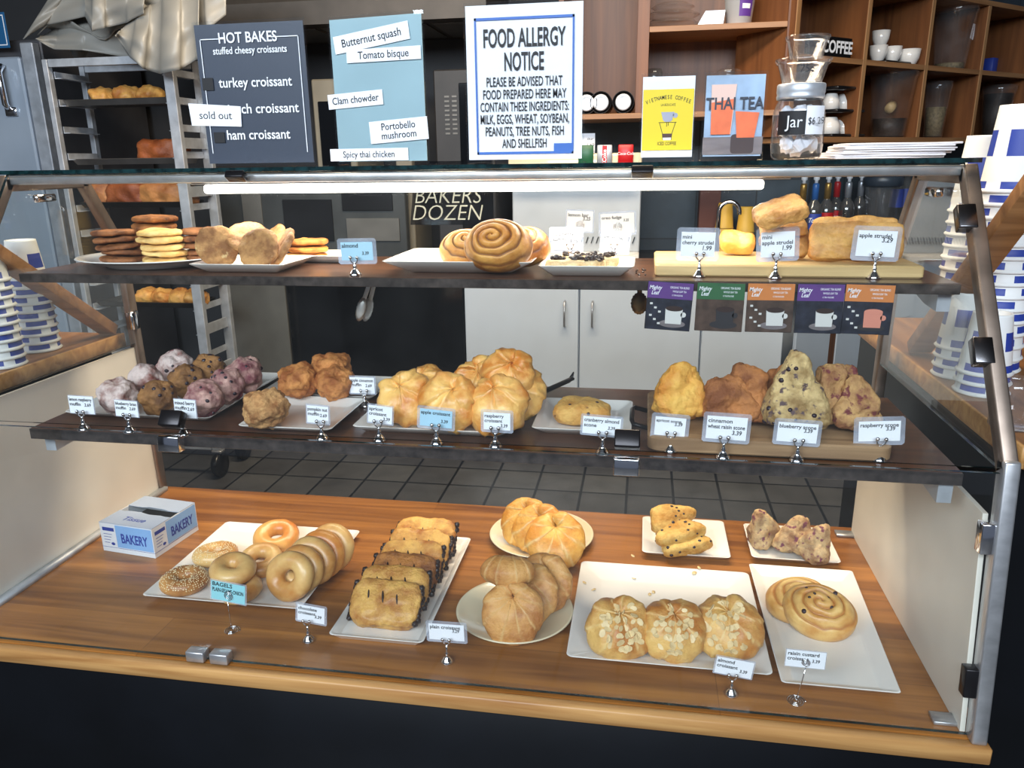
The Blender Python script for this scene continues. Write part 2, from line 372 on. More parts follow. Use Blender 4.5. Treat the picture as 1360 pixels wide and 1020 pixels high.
# end frames: square tube posts following the angled profile
def frame_side(x, wd):
    for nm, a, c in (('front_post', (x, .387, TOP-.012), (x, .062, .945)), ('front_post', (x, .064, .965), (x, .012, .497)),
                     ('rear_post', (x, .615, TOP-.02), (x, .725, 1.20)), ('rear_post', (x, .722, 1.215), (x, .742, .50)), ('top_rail', (x, .37, TOP-.024), (x, .63, TOP-.024))):
        cp(nm, bar(NB(), a, c, wd, .030, bev=.004), M['steel'] if a[2] == .965 else M['frame'])
frame_side(XL, .022); frame_side(XR-.004, .024)
cp('top_rail', bar(NB(), (XL, .395, TOP-.016), (XR, .395, TOP-.016), .018, .024, up=(0, 0, 1), bev=.003), M['steel'])
cp('floor_strip', box(NB(), XL+.004, XL+.022, .04, .74, .500, .512), M['alum'])
def slab_glass(poly, x0, x1):
    """glass sheet with a y,z profile; the cut edges get the green edge material"""
    bm = NB(); prism_x(bm, poly, x0, x1)
    big = sorted(bm.faces, key=lambda f: -f.calc_area())[:2]
    for f in bm.faces: f.material_index = 0 if f in big else 1
    return bm
G2 = [M['glass'], M['glass_edge']]
T = .006
cp('top_glass', slab_glass([(.372, TOP-.003), (.640, TOP-.003), (.640, TOP+.005), (.372, TOP+.005)], XL-.015, XR+.012), G2, smooth=False)
nv = Vector((0, -.814, .581))*T
def sheet(y0, z0, y1, z1): return [(y0, z0), (y1, z1), (y1+nv.y, z1+nv.z), (y0+nv.y, z0+nv.z)]
cp('front_glass', slab_glass(sheet(.060, .952, .380, TOP-.006), XL+.012, XR-.014), G2, smooth=False)
cp('front_glass', slab_glass([(.022, .503), (.064, .944), (.058, .944), (.016, .503)], XL+.012, XR-.014), G2, smooth=False)
def end_glass(x):
    poly = [(.070, .945), (.385, TOP-.035), (.61, TOP-.035), (.715, 1.2), (.735, .945)]
    bm = NB(); prism_x(bm, poly, x-.003, x+.003)
    big = sorted(bm.faces, key=lambda f: -f.calc_area())[:2]
    for f in bm.faces: f.material_index = 0 if f in big else 1
    cp('end_glass', bm, G2, smooth=False)
end_glass(XL+.006); end_glass(XR-.010)
def end_panel(x0, x1, z1):
    cp('end_panel', prism_x(NB(), [(.026, .501), (.735, .501), (.735, z1), (.074, z1)], x0, x1), M['white_panel'], smooth=False)
end_panel(XL-.006, XL+.002, .934); end_panel(XR-.024, XR-.016, .870)
# shelves
def shelf(z, x0, x1, y0, y1, t):
    s = cp('shelf', box(NB(), x0, x1, y0+.003, y1, z-t, z, .001), M['shelf'], smooth=False)
    e = obj('shelf_edge', box(NB(), x0, x1, y0-.002, y0+.003, z-t-.001, z-.0005, .001), M['shelf_edge'], s, smooth=False)
shelf(SH1, -1.715, -.055, .088, .490, .020); shelf(SH2, -1.84, -.030, .272, .600, .017)
for x, y, z in ((-1.700, .12, SH1-.021), (-.075, .10, SH1-.021), (-.045, .30, SH2-.018)):
    b = NB(); prism_x(b, [(y-.005, z), (y+.35 if z < 1 else y+.15, z), (y+.35 if z < 1 else y+.15, z-.012), (y+.06, z-.030), (y-.005, z-.034)], x-.011, x+.011)
    cp('shelf_bracket', b, M['alum'], smooth=False)
# clips that pinch the panes
def clip(P, rx, up, lo=None, wd=.042, hg=.030, rz=0):
    b = NB(); box(b, -wd/2, wd/2, -.011, .011, -hg/2, hg/2, .0025, seg=2)
    o = cp('glass_clip', b, up); o.location = Vector(P)-Vector((-.965, .37, 0)); o.rotation_euler = (rx, 0, rz)
sl = -math.atan2(.32, .45)
for px, py in ((227, 567), (833, 588)):
    P = at(px, py, Y=.062); P.z = .968; P.y = .070
    clip(P, sl, M['dark_clip'])
    P = P.copy(); P.z = .927; P.y = .056; clip(P, -.1, M['chrome'])
for px in (317, 853):
    P = at(px, 236, Y=.375); P.z = TOP-.012; P.y = .366; clip(P, sl, M['dark_clip'], wd=.04, hg=.016)
for px, py in ((262, 880), (293, 881)):
    P = at(px, py, Y=.012); P.z = .512; P.y = .016; clip(P, 0, M['steel'], wd=.037, hg=.022)
for t in (.18, .62):
    P = Vector((XR-.022, .387-.325*t-.012, TOP-.012-.455*t)); clip(P, sl, M['clip'], wd=.030, hg=.046)
for z in (.84, .60):
    P = Vector((XR-.022, .012+(z-.5)*.115, z)); clip(P, -.1, M['dark_clip'] if z < .7 else M['chrome'], wd=.026, hg=.05)
for P in ((XR-.03, .05, .506), (XR-.035, .72, .506)):
    cp('corner_bracket', box(NB(), P[0]-.03, P[0]+.012, P[1]-.014, P[1]+.014, .500, .507, .001), M['steel'])
cp('hinge', box(NB(), XL+.008, XL+.022, .700, .728, .985, 1.035, .003), M['chrome'])
cp('hinge', box(NB(), XL+.008, XL+.022, .44, .50, 1.335, 1.352, .003), M['chrome'])
cp('hinge', box(NB(), XR-.034, XR-.018, .44, .50, 1.335, 1.352, .003), M['chrome'])
ls = cp('light_strip', box(NB(), -1.478, -.345, .398, .418, 1.353, 1.371, .006, seg=3), M['led'])
obj('light_housing', box(NB(), -1.50, -.30, .392, .424, 1.3715, 1.375, .001), M['alum'], ls)
# clear acrylic plaque with the shop lettering, hung at the back of the case
P = at(594, 268, Y=.60); k = mpp(P)
pl = thing('acrylic_plaque', 'clear acrylic plaque with slanted cream lettering hanging behind the cinnamon rolls', 'sign', (P.x, .60, P.z))
M['plaque'] = glass('dark_acrylic', (.42, .42, .42), refl=.8, base=.05)
M['cream_ink'] = plain('cream_lettering', (168, 168, 152), .6)
obj('plate', prism(NB(), [(-52*k, -30*k), (42*k, -30*k), (48*k, 52*k), (-42*k, 52*k)], -.0015, .0015), M['plaque'], pl, smooth=False)
write_many('lettering', [('BAKERS', .000, 7*k, 29*k, dict(shear=.22, sx=.92, bold=-.012)), ('DOZEN', -.003, -15*k, 29*k, dict(shear=.22, sx=.96, bold=-.012))], M['cream_ink'], pl, y=-.0022)

# ------------------------------------------------------------------ side counters with paper cups, and the timber braces
def side_counter(label, x0, x1, sgn, y1=.55):
    t = thing('side_counter', label, 'counter', ((x0+x1)/2, .6, 0))
    a, c = x0-(x0+x1)/2, x1-(x0+x1)/2
    obj('counter_top', box(NB(), a, c, -.5, y1, .935, .972, .003), M['counter_wood'], t, smooth=False)
    e0 = c if sgn < 0 else a
    obj('edge_strip', box(NB(), e0-.004, e0+.004, -.5, y1, .936, .9735, .002), M['deck_edge'], t)
    obj('base', box(NB(), a+.02, c-.03 if sgn < 0 else c, -.44, y1-.02, 0, .934), M['navy'], t, smooth=False)
side_counter('wooden side counter with stacked paper cups behind the pale end panel', -2.75, -1.958, -1, .12)  # added solid counter, stands in for the image in the end glass
side_counter('wooden side counter beside the bronze corner post, stacked with paper cups', .032, .85, 1)
def paper_cup_mesh(rt, rb, h):
    b = NB()
    zs = [0, .003, .006, .0075, .0215, .023, h*.42, h*.72, h-.004, h]
    pr = [(rt+.001, 0), (rt+.0035, .003), (rt+.001, .006)]+[(rt+(rb-rt)*z/h, z) for z in zs[3:]]+[(rb-.004, h), (rb-.006, h-.008), (0, h-.008)]
    lathe(b, pr, 48)
    for f in b.faces:
        c = f.calc_center_median(); a = math.atan2(c.y, c.x)+PI
        band = .0076 < c.z < .0214 and (a % 1.57) < 1.05
        blk = h*.42 < c.z < h*.72 and (a % 1.57) < 1.1
        f.material_index = 1 if band or blk else 0
    me = bpy.data.meshes.new('paper_cup'); b.to_mesh(me); b.free()
    me.materials.append(M['cup_paper']); me.materials.append(M['blue']); me.polygons.foreach_set('use_smooth', [True]*len(me.polygons)); return me
ORD = ['bottom', 'second', 'third', 'fourth', 'fifth', 'sixth', 'seventh', 'eighth', 'ninth', 'tenth', 'eleventh', 'twelfth', 'thirteenth', 'fourteenth', 'fifteenth', 'sixteenth', 'seventeenth', 'eighteenth']
def cup_stack(x, y, z, n, me, pitch, where, group):
    for i in range(n):
        o = obj('paper_cup', me, None, None, (x, y, z+i*pitch), (0, 0, rnd.uniform(0, 6.28)))
        pos = 'topmost' if i == n-1 else ('lowest' if i == 0 else ORD[i]+' from the bottom')
        tag(o, 'paper cup, %s in the %s' % (pos, where), 'paper cup', group)
big = paper_cup_mesh(.062, .046, .165); small = paper_cup_mesh(.046, .033, .115)
cup_stack(.165, .60, .973, 15, big, .026, 'big nested stack by the bronze post', 'large cups beside the post')
cup_stack(.185, .80, .973, 13, big, .026, 'second big stack behind the post', 'large cups beside the post')
cup_stack(.085, .53, .973, 4, small, .0195, 'small stack past the raspberry scones', 'small cups through the glass end')
cup_stack(.085, .41, .973, 3, small, .0195, 'small stack closer to the post', 'small cups through the glass end')
cup_stack(-2.010, .365, .973, 11, small, .0195, 'stack against the glass by the cookies', 'cups on the counter past the cookies')  # these three stacks are solid stand-ins for cups imaged in the glass
cup_stack(-2.045, .52, .973, 9, small, .0195, 'second stack by the cookies', 'cups on the counter past the cookies')
cup_stack(-2.17, .46, .973, 10, big, .0215, 'tall back stack by the cookies', 'cups on the counter past the cookies')
def brace(label, a, c):
    b = NB(); A, B = Vector(a), Vector(c); bar(b, (0, 0, 0), B-A, .05, .028, bev=.002)
    tag(obj('timber_brace', b, M['beam'], None, a), label, 'timber brace')
brace('slanted timber brace crossing in front of the cups beside the bronze post', (.070, .72, .985), (.070, .06, 1.56))
brace('slanted timber brace resting on the counter past the cookies', (-1.985, .70, .985), (-1.985, .20, 1.36))  # added stand-in for the brace imaged in the end glass
# small glass jar on the counter beside the post
o = obj('glass_jar', lathe(NB(), [(0, 0), (.03, 0), (.033, .004), (.033, .06), (.026, .072), (.026, .084), (.023, .084), (.023, .07), (.03, .058), (.03, .006), (0, .005)], 32), M['plastic'], None, at(1357, 632, X=.05)); o.location.z = .973; o.location.y = .20
tag(o, 'small clear glass jar on the counter below the cup stack by the post', 'jar')

# ------------------------------------------------------------------ behind the case: base cabinets, counter, wall units
YB = 2.40
def unit(name, label, cat, x0, x1, z0, z1, body, door_m, handle_px=None, doors=1, hx=None, y0=YB, dep=.62):
    t = thing(name, label, cat, ((x0+x1)/2, y0, 0)); a, c = x0-(x0+x1)/2, x1-(x0+x1)/2
    obj('carcass', box(NB(), a, c, .021, dep, z0, z1, .002), body, t, smooth=False)
    obj('toe_kick', box(NB(), a+.005, c-.005, .07, dep, 0, z0-.001), M['black'], t, smooth=False)
    wd = (c-a)/doors
    for i in range(doors):
        d = obj('door', box(NB(), a+i*wd+.0035, a+(i+1)*wd-.0035, 0, .019, z0+.004, z1-.004, .002), door_m, t, smooth=False)
        if hx is not None:
            h = NB(); X = a+hx[i]*(c-a); tube(h, [(X, -.002, .66), (X, -.026, .665), (X, -.026, .775), (X, -.002, .78)], .0052, 8); obj('handle', h, M['steel'], d)
    return t
xs = [at(p, 425, Y=YB).x for p in (617, 769, 932, 1043)]
unit('base_cabinet', 'white base cabinet with its handle near the next door, beside the black fridge', 'cabinet', xs[0], xs[1]-.001, .1, .89, M['cabinet_white'], M['cabinet_white'], hx=[.88])
unit('base_cabinet', 'white base cabinet behind the hanging tea packets, handle near its edge', 'cabinet', xs[1]+.001, xs[2]-.001, .1, .89, M['cabinet_white'], M['cabinet_white'], hx=[.11])
unit('base_cabinet', 'white base cabinet with plain door behind the scones', 'cabinet', xs[2]+.001, xs[3], .1, .89, M['cabinet_white'], M['cabinet_white'], dep=.12)
x385, x297 = at(385, 440, Y=YB).x, at(297, 440, Y=YB).x
unit('undercounter_fridge', 'black glossy undercounter fridge behind the apple cinnamon muffins', 'fridge', x385+.002, xs[0]-.002, .1, .89, M['black'], M['black_gloss'])
M['panel_grey'] = plain('grey_panel', (110, 108, 102), .35, .4, noise_amt=.12)
unit('grey_reflection_unit', 'grey metal cabinet with plain front beside the baking rack', 'cabinet', x297, x385-.002, .1, .89, M['dark'], M['panel_grey'])  # solid grey front put in for a reflection beside the black fridge
o = obj('countertop', box(NB(), x297-.01, -.17, YB-.02, YB+.66, .891, .93, .004), M['dark'], smooth=False); tag(o, 'dark back countertop above the white cabinets, mostly behind the upper case shelf', 'countertop')
# the run that turns away to the corner
def C(s, d, z): return Vector((C0.x+CD.x*s-CD.y*d, C0.y+CD.y*s+CD.x*d, z))
def on_corner(px, py, d=0):
    """s along the turned wall unit and height, for the plane d behind its face"""
    n = Vector((-CD.y, CD.x, 0)); r = FWD+(px-680)/FPX*RGT-(py-510)/FPX*UPV
    P = EYE+((C(0, d, 0)-EYE).dot(n)/r.dot(n))*r
    return (P-Vector((C0.x, C0.y, 0))).dot(CD), P.z
t = thing('drawer_cabinet', 'grey white cabinet turned towards the corner with two drawers and a brown gap', 'cabinet', C(.02, -.02, 0), (0, 0, CA))
obj('carcass', box(NB(), .33, 1.5, .02, .32, .1, .89, .002), M['cabinet_white'], t, smooth=False)
obj('toe_kick', box(NB(), .34, 1.5, .06, .32, 0, .099), M['black'], t, smooth=False)
s1 = on_corner(1104, 440, -.02)[0]-.02; s2 = on_corner(1112, 440, -.02)[0]-.02
obj('door', box(NB(), .102, s1-.004, 0, .018, .105, .885, .002), M['cabinet_white'], t, smooth=False)
obj('brown_filler', box(NB(), s1, s2-.002, .004, .018, .105, .885), M['cabinet_wood'], t, smooth=False)
for z0, z1 in ((.105, .60), (.61, .885)):
    d = obj('drawer', box(NB(), s2+.002, s2+.62, 0, .018, z0, z1, .002), M['cabinet_white'], t, smooth=False)
    obj('knob', lathe(NB(), [(0, 0), (.006, 0), (.006, .012), (.014, .016), (.014, .024), (0, .026)], 16), M['chrome'], d, (s2+.30, 0, (z0+z1)/2+.06), (PI/2, 0, 0))
o = obj('countertop', box(NB(), .0, 1.55, -.035, .33, .891, .93, .004), M['dark'], None, C(.07, 0, 0), (0, 0, CA), smooth=False); tag(o, 'dark countertop of the corner run carrying the syrup bottles', 'countertop')

# open wooden wall unit (front parallel to the case)
zl = at(850, 150, Y=YB).z
ux0, ux1 = at(742, 60, Y=YB).x, C0.x-.004
t = thing('wall_shelf_unit', 'open brown wooden wall unit behind the allergy notice and coffee signs', 'shelf unit', (0, YB, 0))
uz1 = 2.35
xa, xb = at(845, 90, Y=YB).x, at(861, 90, Y=YB).x
obj('back_board', box(NB(), ux0, ux1, .34, .36, zl, uz1), M['cabinet_wood'], t, smooth=False)
for x0, x1 in ((ux0, ux0+.022), (xa, xb), (ux1-.05, ux1)):
    obj('stile', box(NB(), x0, x1, 0, .34, zl, uz1, .001), M['cabinet_wood'], t, smooth=False)
zs_ = at(940, 36, Y=YB).z
obj('bottom_board', box(NB(), ux0, ux1, -.004, .36, zl-.022, zl, .001), M['cubby_board'], t, smooth=False)
obj('shelf_board', box(NB(), xb, ux1-.05, -.002, .34, zs_-.011, zs_+.011, .001), M['cubby_board'], t, smooth=False)
obj('back_box', box(NB(), ux0, ux1-.24, .361, .69, zl, uz1), M['dark'], t, smooth=False)
# cubby shelf on the corner run
t = thing('cubby_shelf', 'large pigeonhole shelf of pale-edged wood turned to the corner', 'shelf unit', (C0.x, C0.y, 0), (0, 0, CA))
sd = [on_corner(p, 120)[0] for p in (1052, 1144, 1226, 1299)]
sd += [sd[3]+(sd[3]-sd[2])*1.02, sd[3]+(sd[3]-sd[2])*2.05]
zb = on_corner(1140, 182)[1]; zmid = on_corner(1140, 82)[1]; ztop = on_corner(1340, 12)[1]
obj('back_board', box(NB(), -.02, sd[-1]+.03, .30, .318, zb-.02, ztop), M['cabinet_wood'], t, smooth=False)
obj('bottom_board', box(NB(), -.012, sd[-1]+.03, -.004, .30, zb-.024, zb, .001), M['cubby_board'], t, smooth=False)
obj('top_board', box(NB(), -.012, sd[-1]+.03, -.004, .30, ztop, ztop+.022, .001), M['cubby_board'], t, smooth=False)
for s in sd:
    d = obj('divider', box(NB(), s-.010, s+.010, .002, .30, zb+.0005, ztop-.0005, .001), M['cabinet_wood'], t, smooth=False)
    obj('edge_strip', box(NB(), s-.012, s+.012, -.003, .0015, zb+.0005, ztop-.0005, .0005), M['cubby_edge'], d, smooth=False)
for a, c in zip(sd, sd[1:]):
    d = obj('shelf_board', box(NB(), a+.0125, c-.0125, .002, .299, zmid-.010, zmid+.010), M['cabinet_wood'], t, smooth=False)
    obj('edge_strip', box(NB(), a+.0125, c-.0125, -.002, .0015, zmid-.011, zmid+.011), M['cubby_board'], d, smooth=False)
def in_cubby(px, d, upper):
    s, _ = on_corner(px, 80 if upper else 170, d); p = C(s, d, zmid+.0105 if upper else zb+.0005); return p
# things in the pigeonholes
def clear_bin(px, wpx, hpx, upper, label, contents=None, cm=None, tag_=True, wood_lump=False, smoke=False, d=.11):
    P = in_cubby(px, d, upper); k = mpp(P); r = wpx*k/2; h = hpx*k
    t = thing('clear_container', label, 'container', P, (0, 0, CA))
    rb = r*.70
    obj('body', lathe(NB(), [(0, 0), (rb-.004, 0), (rb, .004), (r*.955, h*.86), (r, h*.87), (r*1.02, h), (r*.99, h), (r*.96, h*.88), (r*.925, h*.86), (rb-.003, .008), (0, .007)], 40), M['smoke' if smoke else 'plastic'], t)
    if contents: obj('contents', lathe(NB(), [(0, .009), (rb-.005, .009), (rb+(r-rb)*contents*.9-.006, h*contents), (0, h*contents+.003)], 32), cm, t)
    if wood_lump: obj('scoop', lathe(NB(), [(0, -.025), (.022, -.025), (.024, .02), (0, .025)], 20), M['maple'], t, (0, 0, h*.45), (0, 1.2, .3))
    if tag_:
        obj('paper_tag', box(NB(), -.014, .014, -.001, .001, -.035, .035), M['paper'], t, (r*.75, -r*.55, h*.60), (0, .22, 0), smooth=False)
    return t
M['beans'] = plain('dark_coffee_beans', (30, 24, 22), .5, noise_amt=.5, noise_scale=120, bump=.6, bump_scale=150)
M['pale_tea'] = plain('pale_tea_leaves', (122, 108, 78), .7, noise_amt=.4, noise_scale=90)
clear_bin(1180, 58, 86, False, 'wide clear container with a wooden scoop and dark contents, bottom pigeonhole', .28, M['beans'], wood_lump=True)
clear_bin(1262, 52, 80, True, 'tall clear container with hanging tag in an upper pigeonhole', .12, M['pale_tea'])
clear_bin(1240, 32, 70, False, 'slim clear jug half filled with pale tea in a bottom pigeonhole', .55, M['pale_tea'], tag_=False)
clear_bin(1320, 40, 66, False, 'clear container full of dark coffee in a bottom pigeonhole', .84, M['beans'])
b = NB(); P = in_cubby(1316, .2, True); box(b, -.03, .03, -.03, .03, 0, .10, .003); o = obj('tea_carton', b, M['blue'], None, P, (0, 0, CA)); tag(o, 'small dark blue carton at the edge of an upper pigeonhole', 'carton')
# coffee sign block
P = in_cubby(1103, .02, True); k = mpp(P); wS = 74*k
t = thing('coffee_sign', 'black block sign with pale COFFEE lettering in the pigeonhole shelf', 'sign', P, (0, 0, CA))
obj('block', box(NB(), -wS*.68, wS*.5, -.012, .012, 0, 25*k, .001), M['black'], t, smooth=False)
write('lettering', 'COFFEE', 21*k, M['white_ink'], t, x=wS*.10, z=12*k, y=-.0126, bold=.028, sx=.86)
def espresso_cup_mesh(r=.032, h=.055):
    b = NB(); lathe(b, [(0, 0), (r*.55, 0), (r*.62, .003), (r*.9, h*.45), (r, h), (r-.003, h), (r*.85, h*.45), (r*.5, .006), (0, .006)], 28)
    tube(b, [(r*.9, 0, h*.82), (r*1.45, 0, h*.84), (r*1.7, 0, h*.62), (r*1.5, 0, h*.38), (r*.82, 0, h*.36)], .0045, 8)
    me = bpy.data.meshes.new('coffee_cup'); b.to_mesh(me); b.free(); me.materials.append(M['ceramic']); me.polygons.foreach_set('use_smooth', [True]*len(me.polygons)); return me
ecup = espresso_cup_mesh(.040, .068); ecup2 = espresso_cup_mesh(.050, .072)
def tray(P, w, d, label):
    o = obj('black_tray', box(NB(), -w/2, w/2, -d/2, d/2, 0, .014, .004), M['black'], None, P, (0, 0, CA)); tag(o, label, 'tray')
def cup(me, P, rot, label, up=True):
    o = obj('coffee_cup', me, None, None, P, rot); tag(o, label, 'cup', 'white cups in the pigeonholes')
P = in_cubby(1176, .10, True); tray(P, .20, .14, 'black tray under stacked white cups in the upper pigeonhole')
s0, _ = on_corner(1176, 80, .10)
for ds, dd, dz, lb in ((-.062, 0, .015, 'white cup at the tray edge against the divider, upper pigeonhole'), (.035, -.01, .015, 'white cup standing on the tray edge near the single loose cup'), (-.010, .03, .085, 'white cup stacked on top of the tray cups')):
    cup(ecup, C(s0+ds, .10+dd, zmid+.0105+dz), (0, 0, CA+.3), lb)
s0, _ = on_corner(1204, 80, .07); cup(ecup2, C(s0, .06, zmid+.0105), (0, 0, CA+.1), 'single white cup with large handle standing on the shelf edge')
s0, _ = on_corner(1108, 170, .10)
tray(C(s0, .10, zb+.0005), .24, .16, 'lower black tray of upturned cups in the bottom pigeonhole'); tray(C(s0, .10, zb+.105), .20, .16, 'upper black tray of upturned cups in the bottom pigeonhole'); tray(C(s0-.02, .10, zb+.20), .18, .16, 'black tray lying over the topmost upturned cups')
for i, (ds, z, lb) in enumerate(((-.05, .015, 'upturned white cup on the lower tray next to the jar'), (.05, .015, 'upturned white cup on the lower tray near the divider'), (-.055, .119, 'upturned white cup on the upper tray next to the jar'), (.035, .119, 'upturned white cup with handle on the upper tray'))):
    cup(ecup2 if z < .1 else ecup, C(s0+ds, .09, zb+.0005+z+(.072 if z < .1 else .068)), (PI, 0, CA+2.6 if i == 3 else 1.2), lb)
# cylinders lying in the bottom of the wooden wall unit
M['can_dark'] = plain('dark_tin', (30, 28, 30), .3, .5)
for px, lb in ((779, 'dark tin lying on its side half hidden by the allergy notice'), (798, 'dark tin with silver end, between two others in the wooden unit'), (828, 'dark tin with silver end next to the wooden stile')):
    P = at(px, 127, Y=YB+.03); k = mpp(P); r = 14.5*k
    t = thing('coffee_tin', lb, 'tin', (P.x, YB+.03, zl+.001+r), (PI/2, 0, 0), 'tins lying in the wooden wall unit')
    obj('body', lathe(NB(), [(0, -.17), (r*.98, -.17), (r, -.165), (r, -.004), (r*.97, 0), (r*.93, -.002), (r*.90, -.012), (0, -.012)], 32), M['can_dark'], t)
    obj('lid', lathe(NB(), [(0, -.0119), (r*.72, -.0119), (r*.74, -.004), (r*.66, -.001), (r*.5, -.004), (r*.25, -.002), (0, -.004)], 32), M['alum'], t)
# shelf above: clear domed containers, tilted napkin holder, frozen yogurt tub
for px, rr, lb in ((893, 34, 'wide clear domed container at the bottom of the stack on the wooden shelf'),):
    P = at(px, 30, Y=YB+.10); k = mpp(P); r = rr*k
    for i, (rs, h, nm) in enumerate(((1, .036, 'wide clear plastic bowl on the wooden shelf'), (1.02, .03, 'clear plastic dome lid resting on the clear bowl'), (.8, .03, 'smaller clear plastic dome stacked on top of the lid'))):
        z = zs_+.0115+[0, .0365, .068][i]
        o = obj('clear_dome', lathe(NB(), [(0, 0), (r*rs*.72, 0), (r*rs, h*.5), (r*rs*1.03, h*.55), (r*rs, h*.6), (r*rs*.8, h), (0, h)], 32), M['plastic'], None, (P.x, P.y, z)); tag(o, nm, 'plastic container')
P = at(944, 30, Y=YB+.06); b = NB(); k = mpp(P); prism(b, [(-18*k, 0), (15*k, 0), (17*k, 17*k), (-8*k, 17*k)], -.04, .04); o = obj('metal_tin', b, M['alum'], None, (P.x, P.y, zs_+.0115), smooth=False); tag(o, 'slanted silver tin box between clear domes and purple tub', 'tin')
P = at(981, 28, Y=YB+.07); k = mpp(P)
t = thing('paper_tub', 'white paper tub with purple label on the wooden shelf', 'tub', (P.x, P.y, zs_+.0115))
r = 20*k; h = 36*k
obj('body', lathe(NB(), [(0, 0), (r*.80, 0), (r, h), (r*1.05, h), (r*1.05, h+.006), (0, h+.006)], 32), M['cup_paper'], t)
M['purple'] = plain('purple_print', (92, 52, 140), .5)
b = NB(); grid(b, lambda u, v: (r*(.80+.2*(.25+.6*v))*1.012*math.sin(-.1+u*1.0), -r*(.80+.2*(.25+.6*v))*1.012*math.cos(-.1+u*1.0), h*(.25+.6*v)), 8, 2); obj('label', b, M['purple'], t)
b = NB(); grid(b, lambda u, v: (r*(.80+.2*(.5+.16*v))*1.02*math.sin(.1+u*.6), -r*(.80+.2*(.5+.16*v))*1.02*math.cos(.1+u*.6), h*(.5+.16*v)), 8, 2); obj('label_band', b, M['white_ink'], t)
P = at(968, 100, Y=YB+.10)
o = obj('glass_pitcher', lathe(NB(), [(0, 0), (.04, 0), (.042, .01), (.05, .12), (.046, .155), (.05, .165), (.04, .172), (.012, .176), (.012, .19), (0, .192)], 32), M['plastic'], None, (P.x, P.y, zl+.0005)); tag(o, 'clear lidded pitcher behind the thai tea sign', 'pitcher')
P = at(869, 100, Y=YB+.12); o = obj('dark_jar', lathe(NB(), [(0, 0), (.034, 0), (.036, .17), (.03, .185), (0, .19)], 28), M['smoke'], None, (P.x, P.y, zl+.0005)); tag(o, 'dark jar peeking above the yellow coffee sign', 'jar')

# soda dispenser
P = at(676, 290, Y=YB+.06); sx0 = P.x; sx1 = at(850, 290, Y=YB+.06).x; zt = at(815, 203, Y=YB+.05).z
t = thing('soda_dispenser', 'grey soda dispenser with brand tiles and a drip grille on the back counter', 'soda dispenser', ((sx0+sx1)/2, YB+.06, .93))
a, c, H = -(sx1-sx0)/2, (sx1-sx0)/2, zt-.93
M['disp'] = plain('dispenser_panel', (196, 200, 204), .3, .25, noise_amt=.05)
obj('back_panel', box(NB(), a, c, .10, .40, .06, H, .004), M['disp'], t, smooth=False)
obj('valve_bar', box(NB(), a, c, .0, .0995, H-.10, H, .006), M['cream'], t)
b = NB()
for i in range(22): prism(b, [(a+.06+i*(c-a-.07)/22, .1), (a+.064+i*(c-a-.07)/22, .1), (a+.074+i*(c-a-.07)/22, .13), (a+.07+i*(c-a-.07)/22, .13)], .092, .0995)
obj('grille', b, M['black'], t, smooth=False)
obj('drip_tray', box(NB(), a, c, -.01, .40, 0, .0595, .004), M['ceramic'], t)
k = mpp(P)
for px, m_, s_ in ((778, 'green', None), (803, 'alum', 'Coke'), (831, 'red', 'Coca-Cola')):
    X = at(px, 205, Y=YB+.05).x-(sx0+sx1)/2
    q = obj('brand_tile', box(NB(), X-9.5*k, X+9.5*k, -.012, -.0005, H-.05, H+10*k, .003), M[m_], t)
    if s_ == 'Coke':
        obj('stripe', box(NB(), X-3*k, X+3*k, -.0128, -.0121, H-.045, H+9*k), M['red'], q, smooth=False)
        write('lettering', s_, 7*k, M['white_ink'], q, x=X, z=H-.012, y=-.0131, rot=(PI/2, -PI/2, 0), bold=.02)
    elif s_: write('lettering', s_, 5*k, M['white_ink'], q, x=X, z=H-.004, y=-.0124, shear=.2, bold=.01)
P = at(782, 186, Y=YB+.03)
t2 = thing('price_tag', 'small clear-sleeved price tag standing on the soda dispenser', 'price tag', (P.x, YB+.08, zt+.0005))
obj('card', box(NB(), -.035, .024, -.001, .001, 0, .085), M['paper'], t2, smooth=False)
write_many('lettering', [('our', .004, .062, .02, {}), ('1.69', .004, .035, .022, {})], M['hand'], t2)

# tap, yellow cups and syrup bottles
P = at(952, 330, Y=2.62); k = mpp(P); x0 = P.x; zt_ = at(960, 268, Y=2.62).z
t = thing('tap', 'curved steel tap arching in front of the yellow cups', 'tap', (x0, 2.62, .93))
h = zt_-.93; r = 13*k
b = NB(); tube(b, [(0, 0, .015), (0, 0, h-r)]+[(r-r*math.cos(a), 0, h-r+r*math.sin(a)) for a in [PI*i/10 for i in range(1, 10)]]+[(2*r, 0, h-r), (2*r, 0, h-r-.012)], .010, 10); obj('spout', b, M['chrome'], t)
obj('base', lathe(NB(), [(0, 0), (.026, 0), (.026, .006), (.016, .018), (0, .018)], 20), M['chrome'], t)
M['yellow_cup'] = plain('yellow_cup', (206, 164, 62), .5)
ym = bpy.data.meshes.new('yellow_cup'); b = NB(); lathe(b, [(0, 0), (.030, 0), (.033, .002), (.042, .115), (.045, .118), (.0425, .121), (.0412, .118), (.0292, .003), (0, .003)], 28)
for f in b.faces:
    q = f.calc_center_median()
    if .02 < q.z < .11 and -2.0 < math.atan2(q.y, q.x) < -1.3: f.material_index = 0
b.to_mesh(ym); b.free(); ym.materials.append(M['yellow_cup']); ym.polygons.foreach_set('use_smooth', [True]*len(ym.polygons))
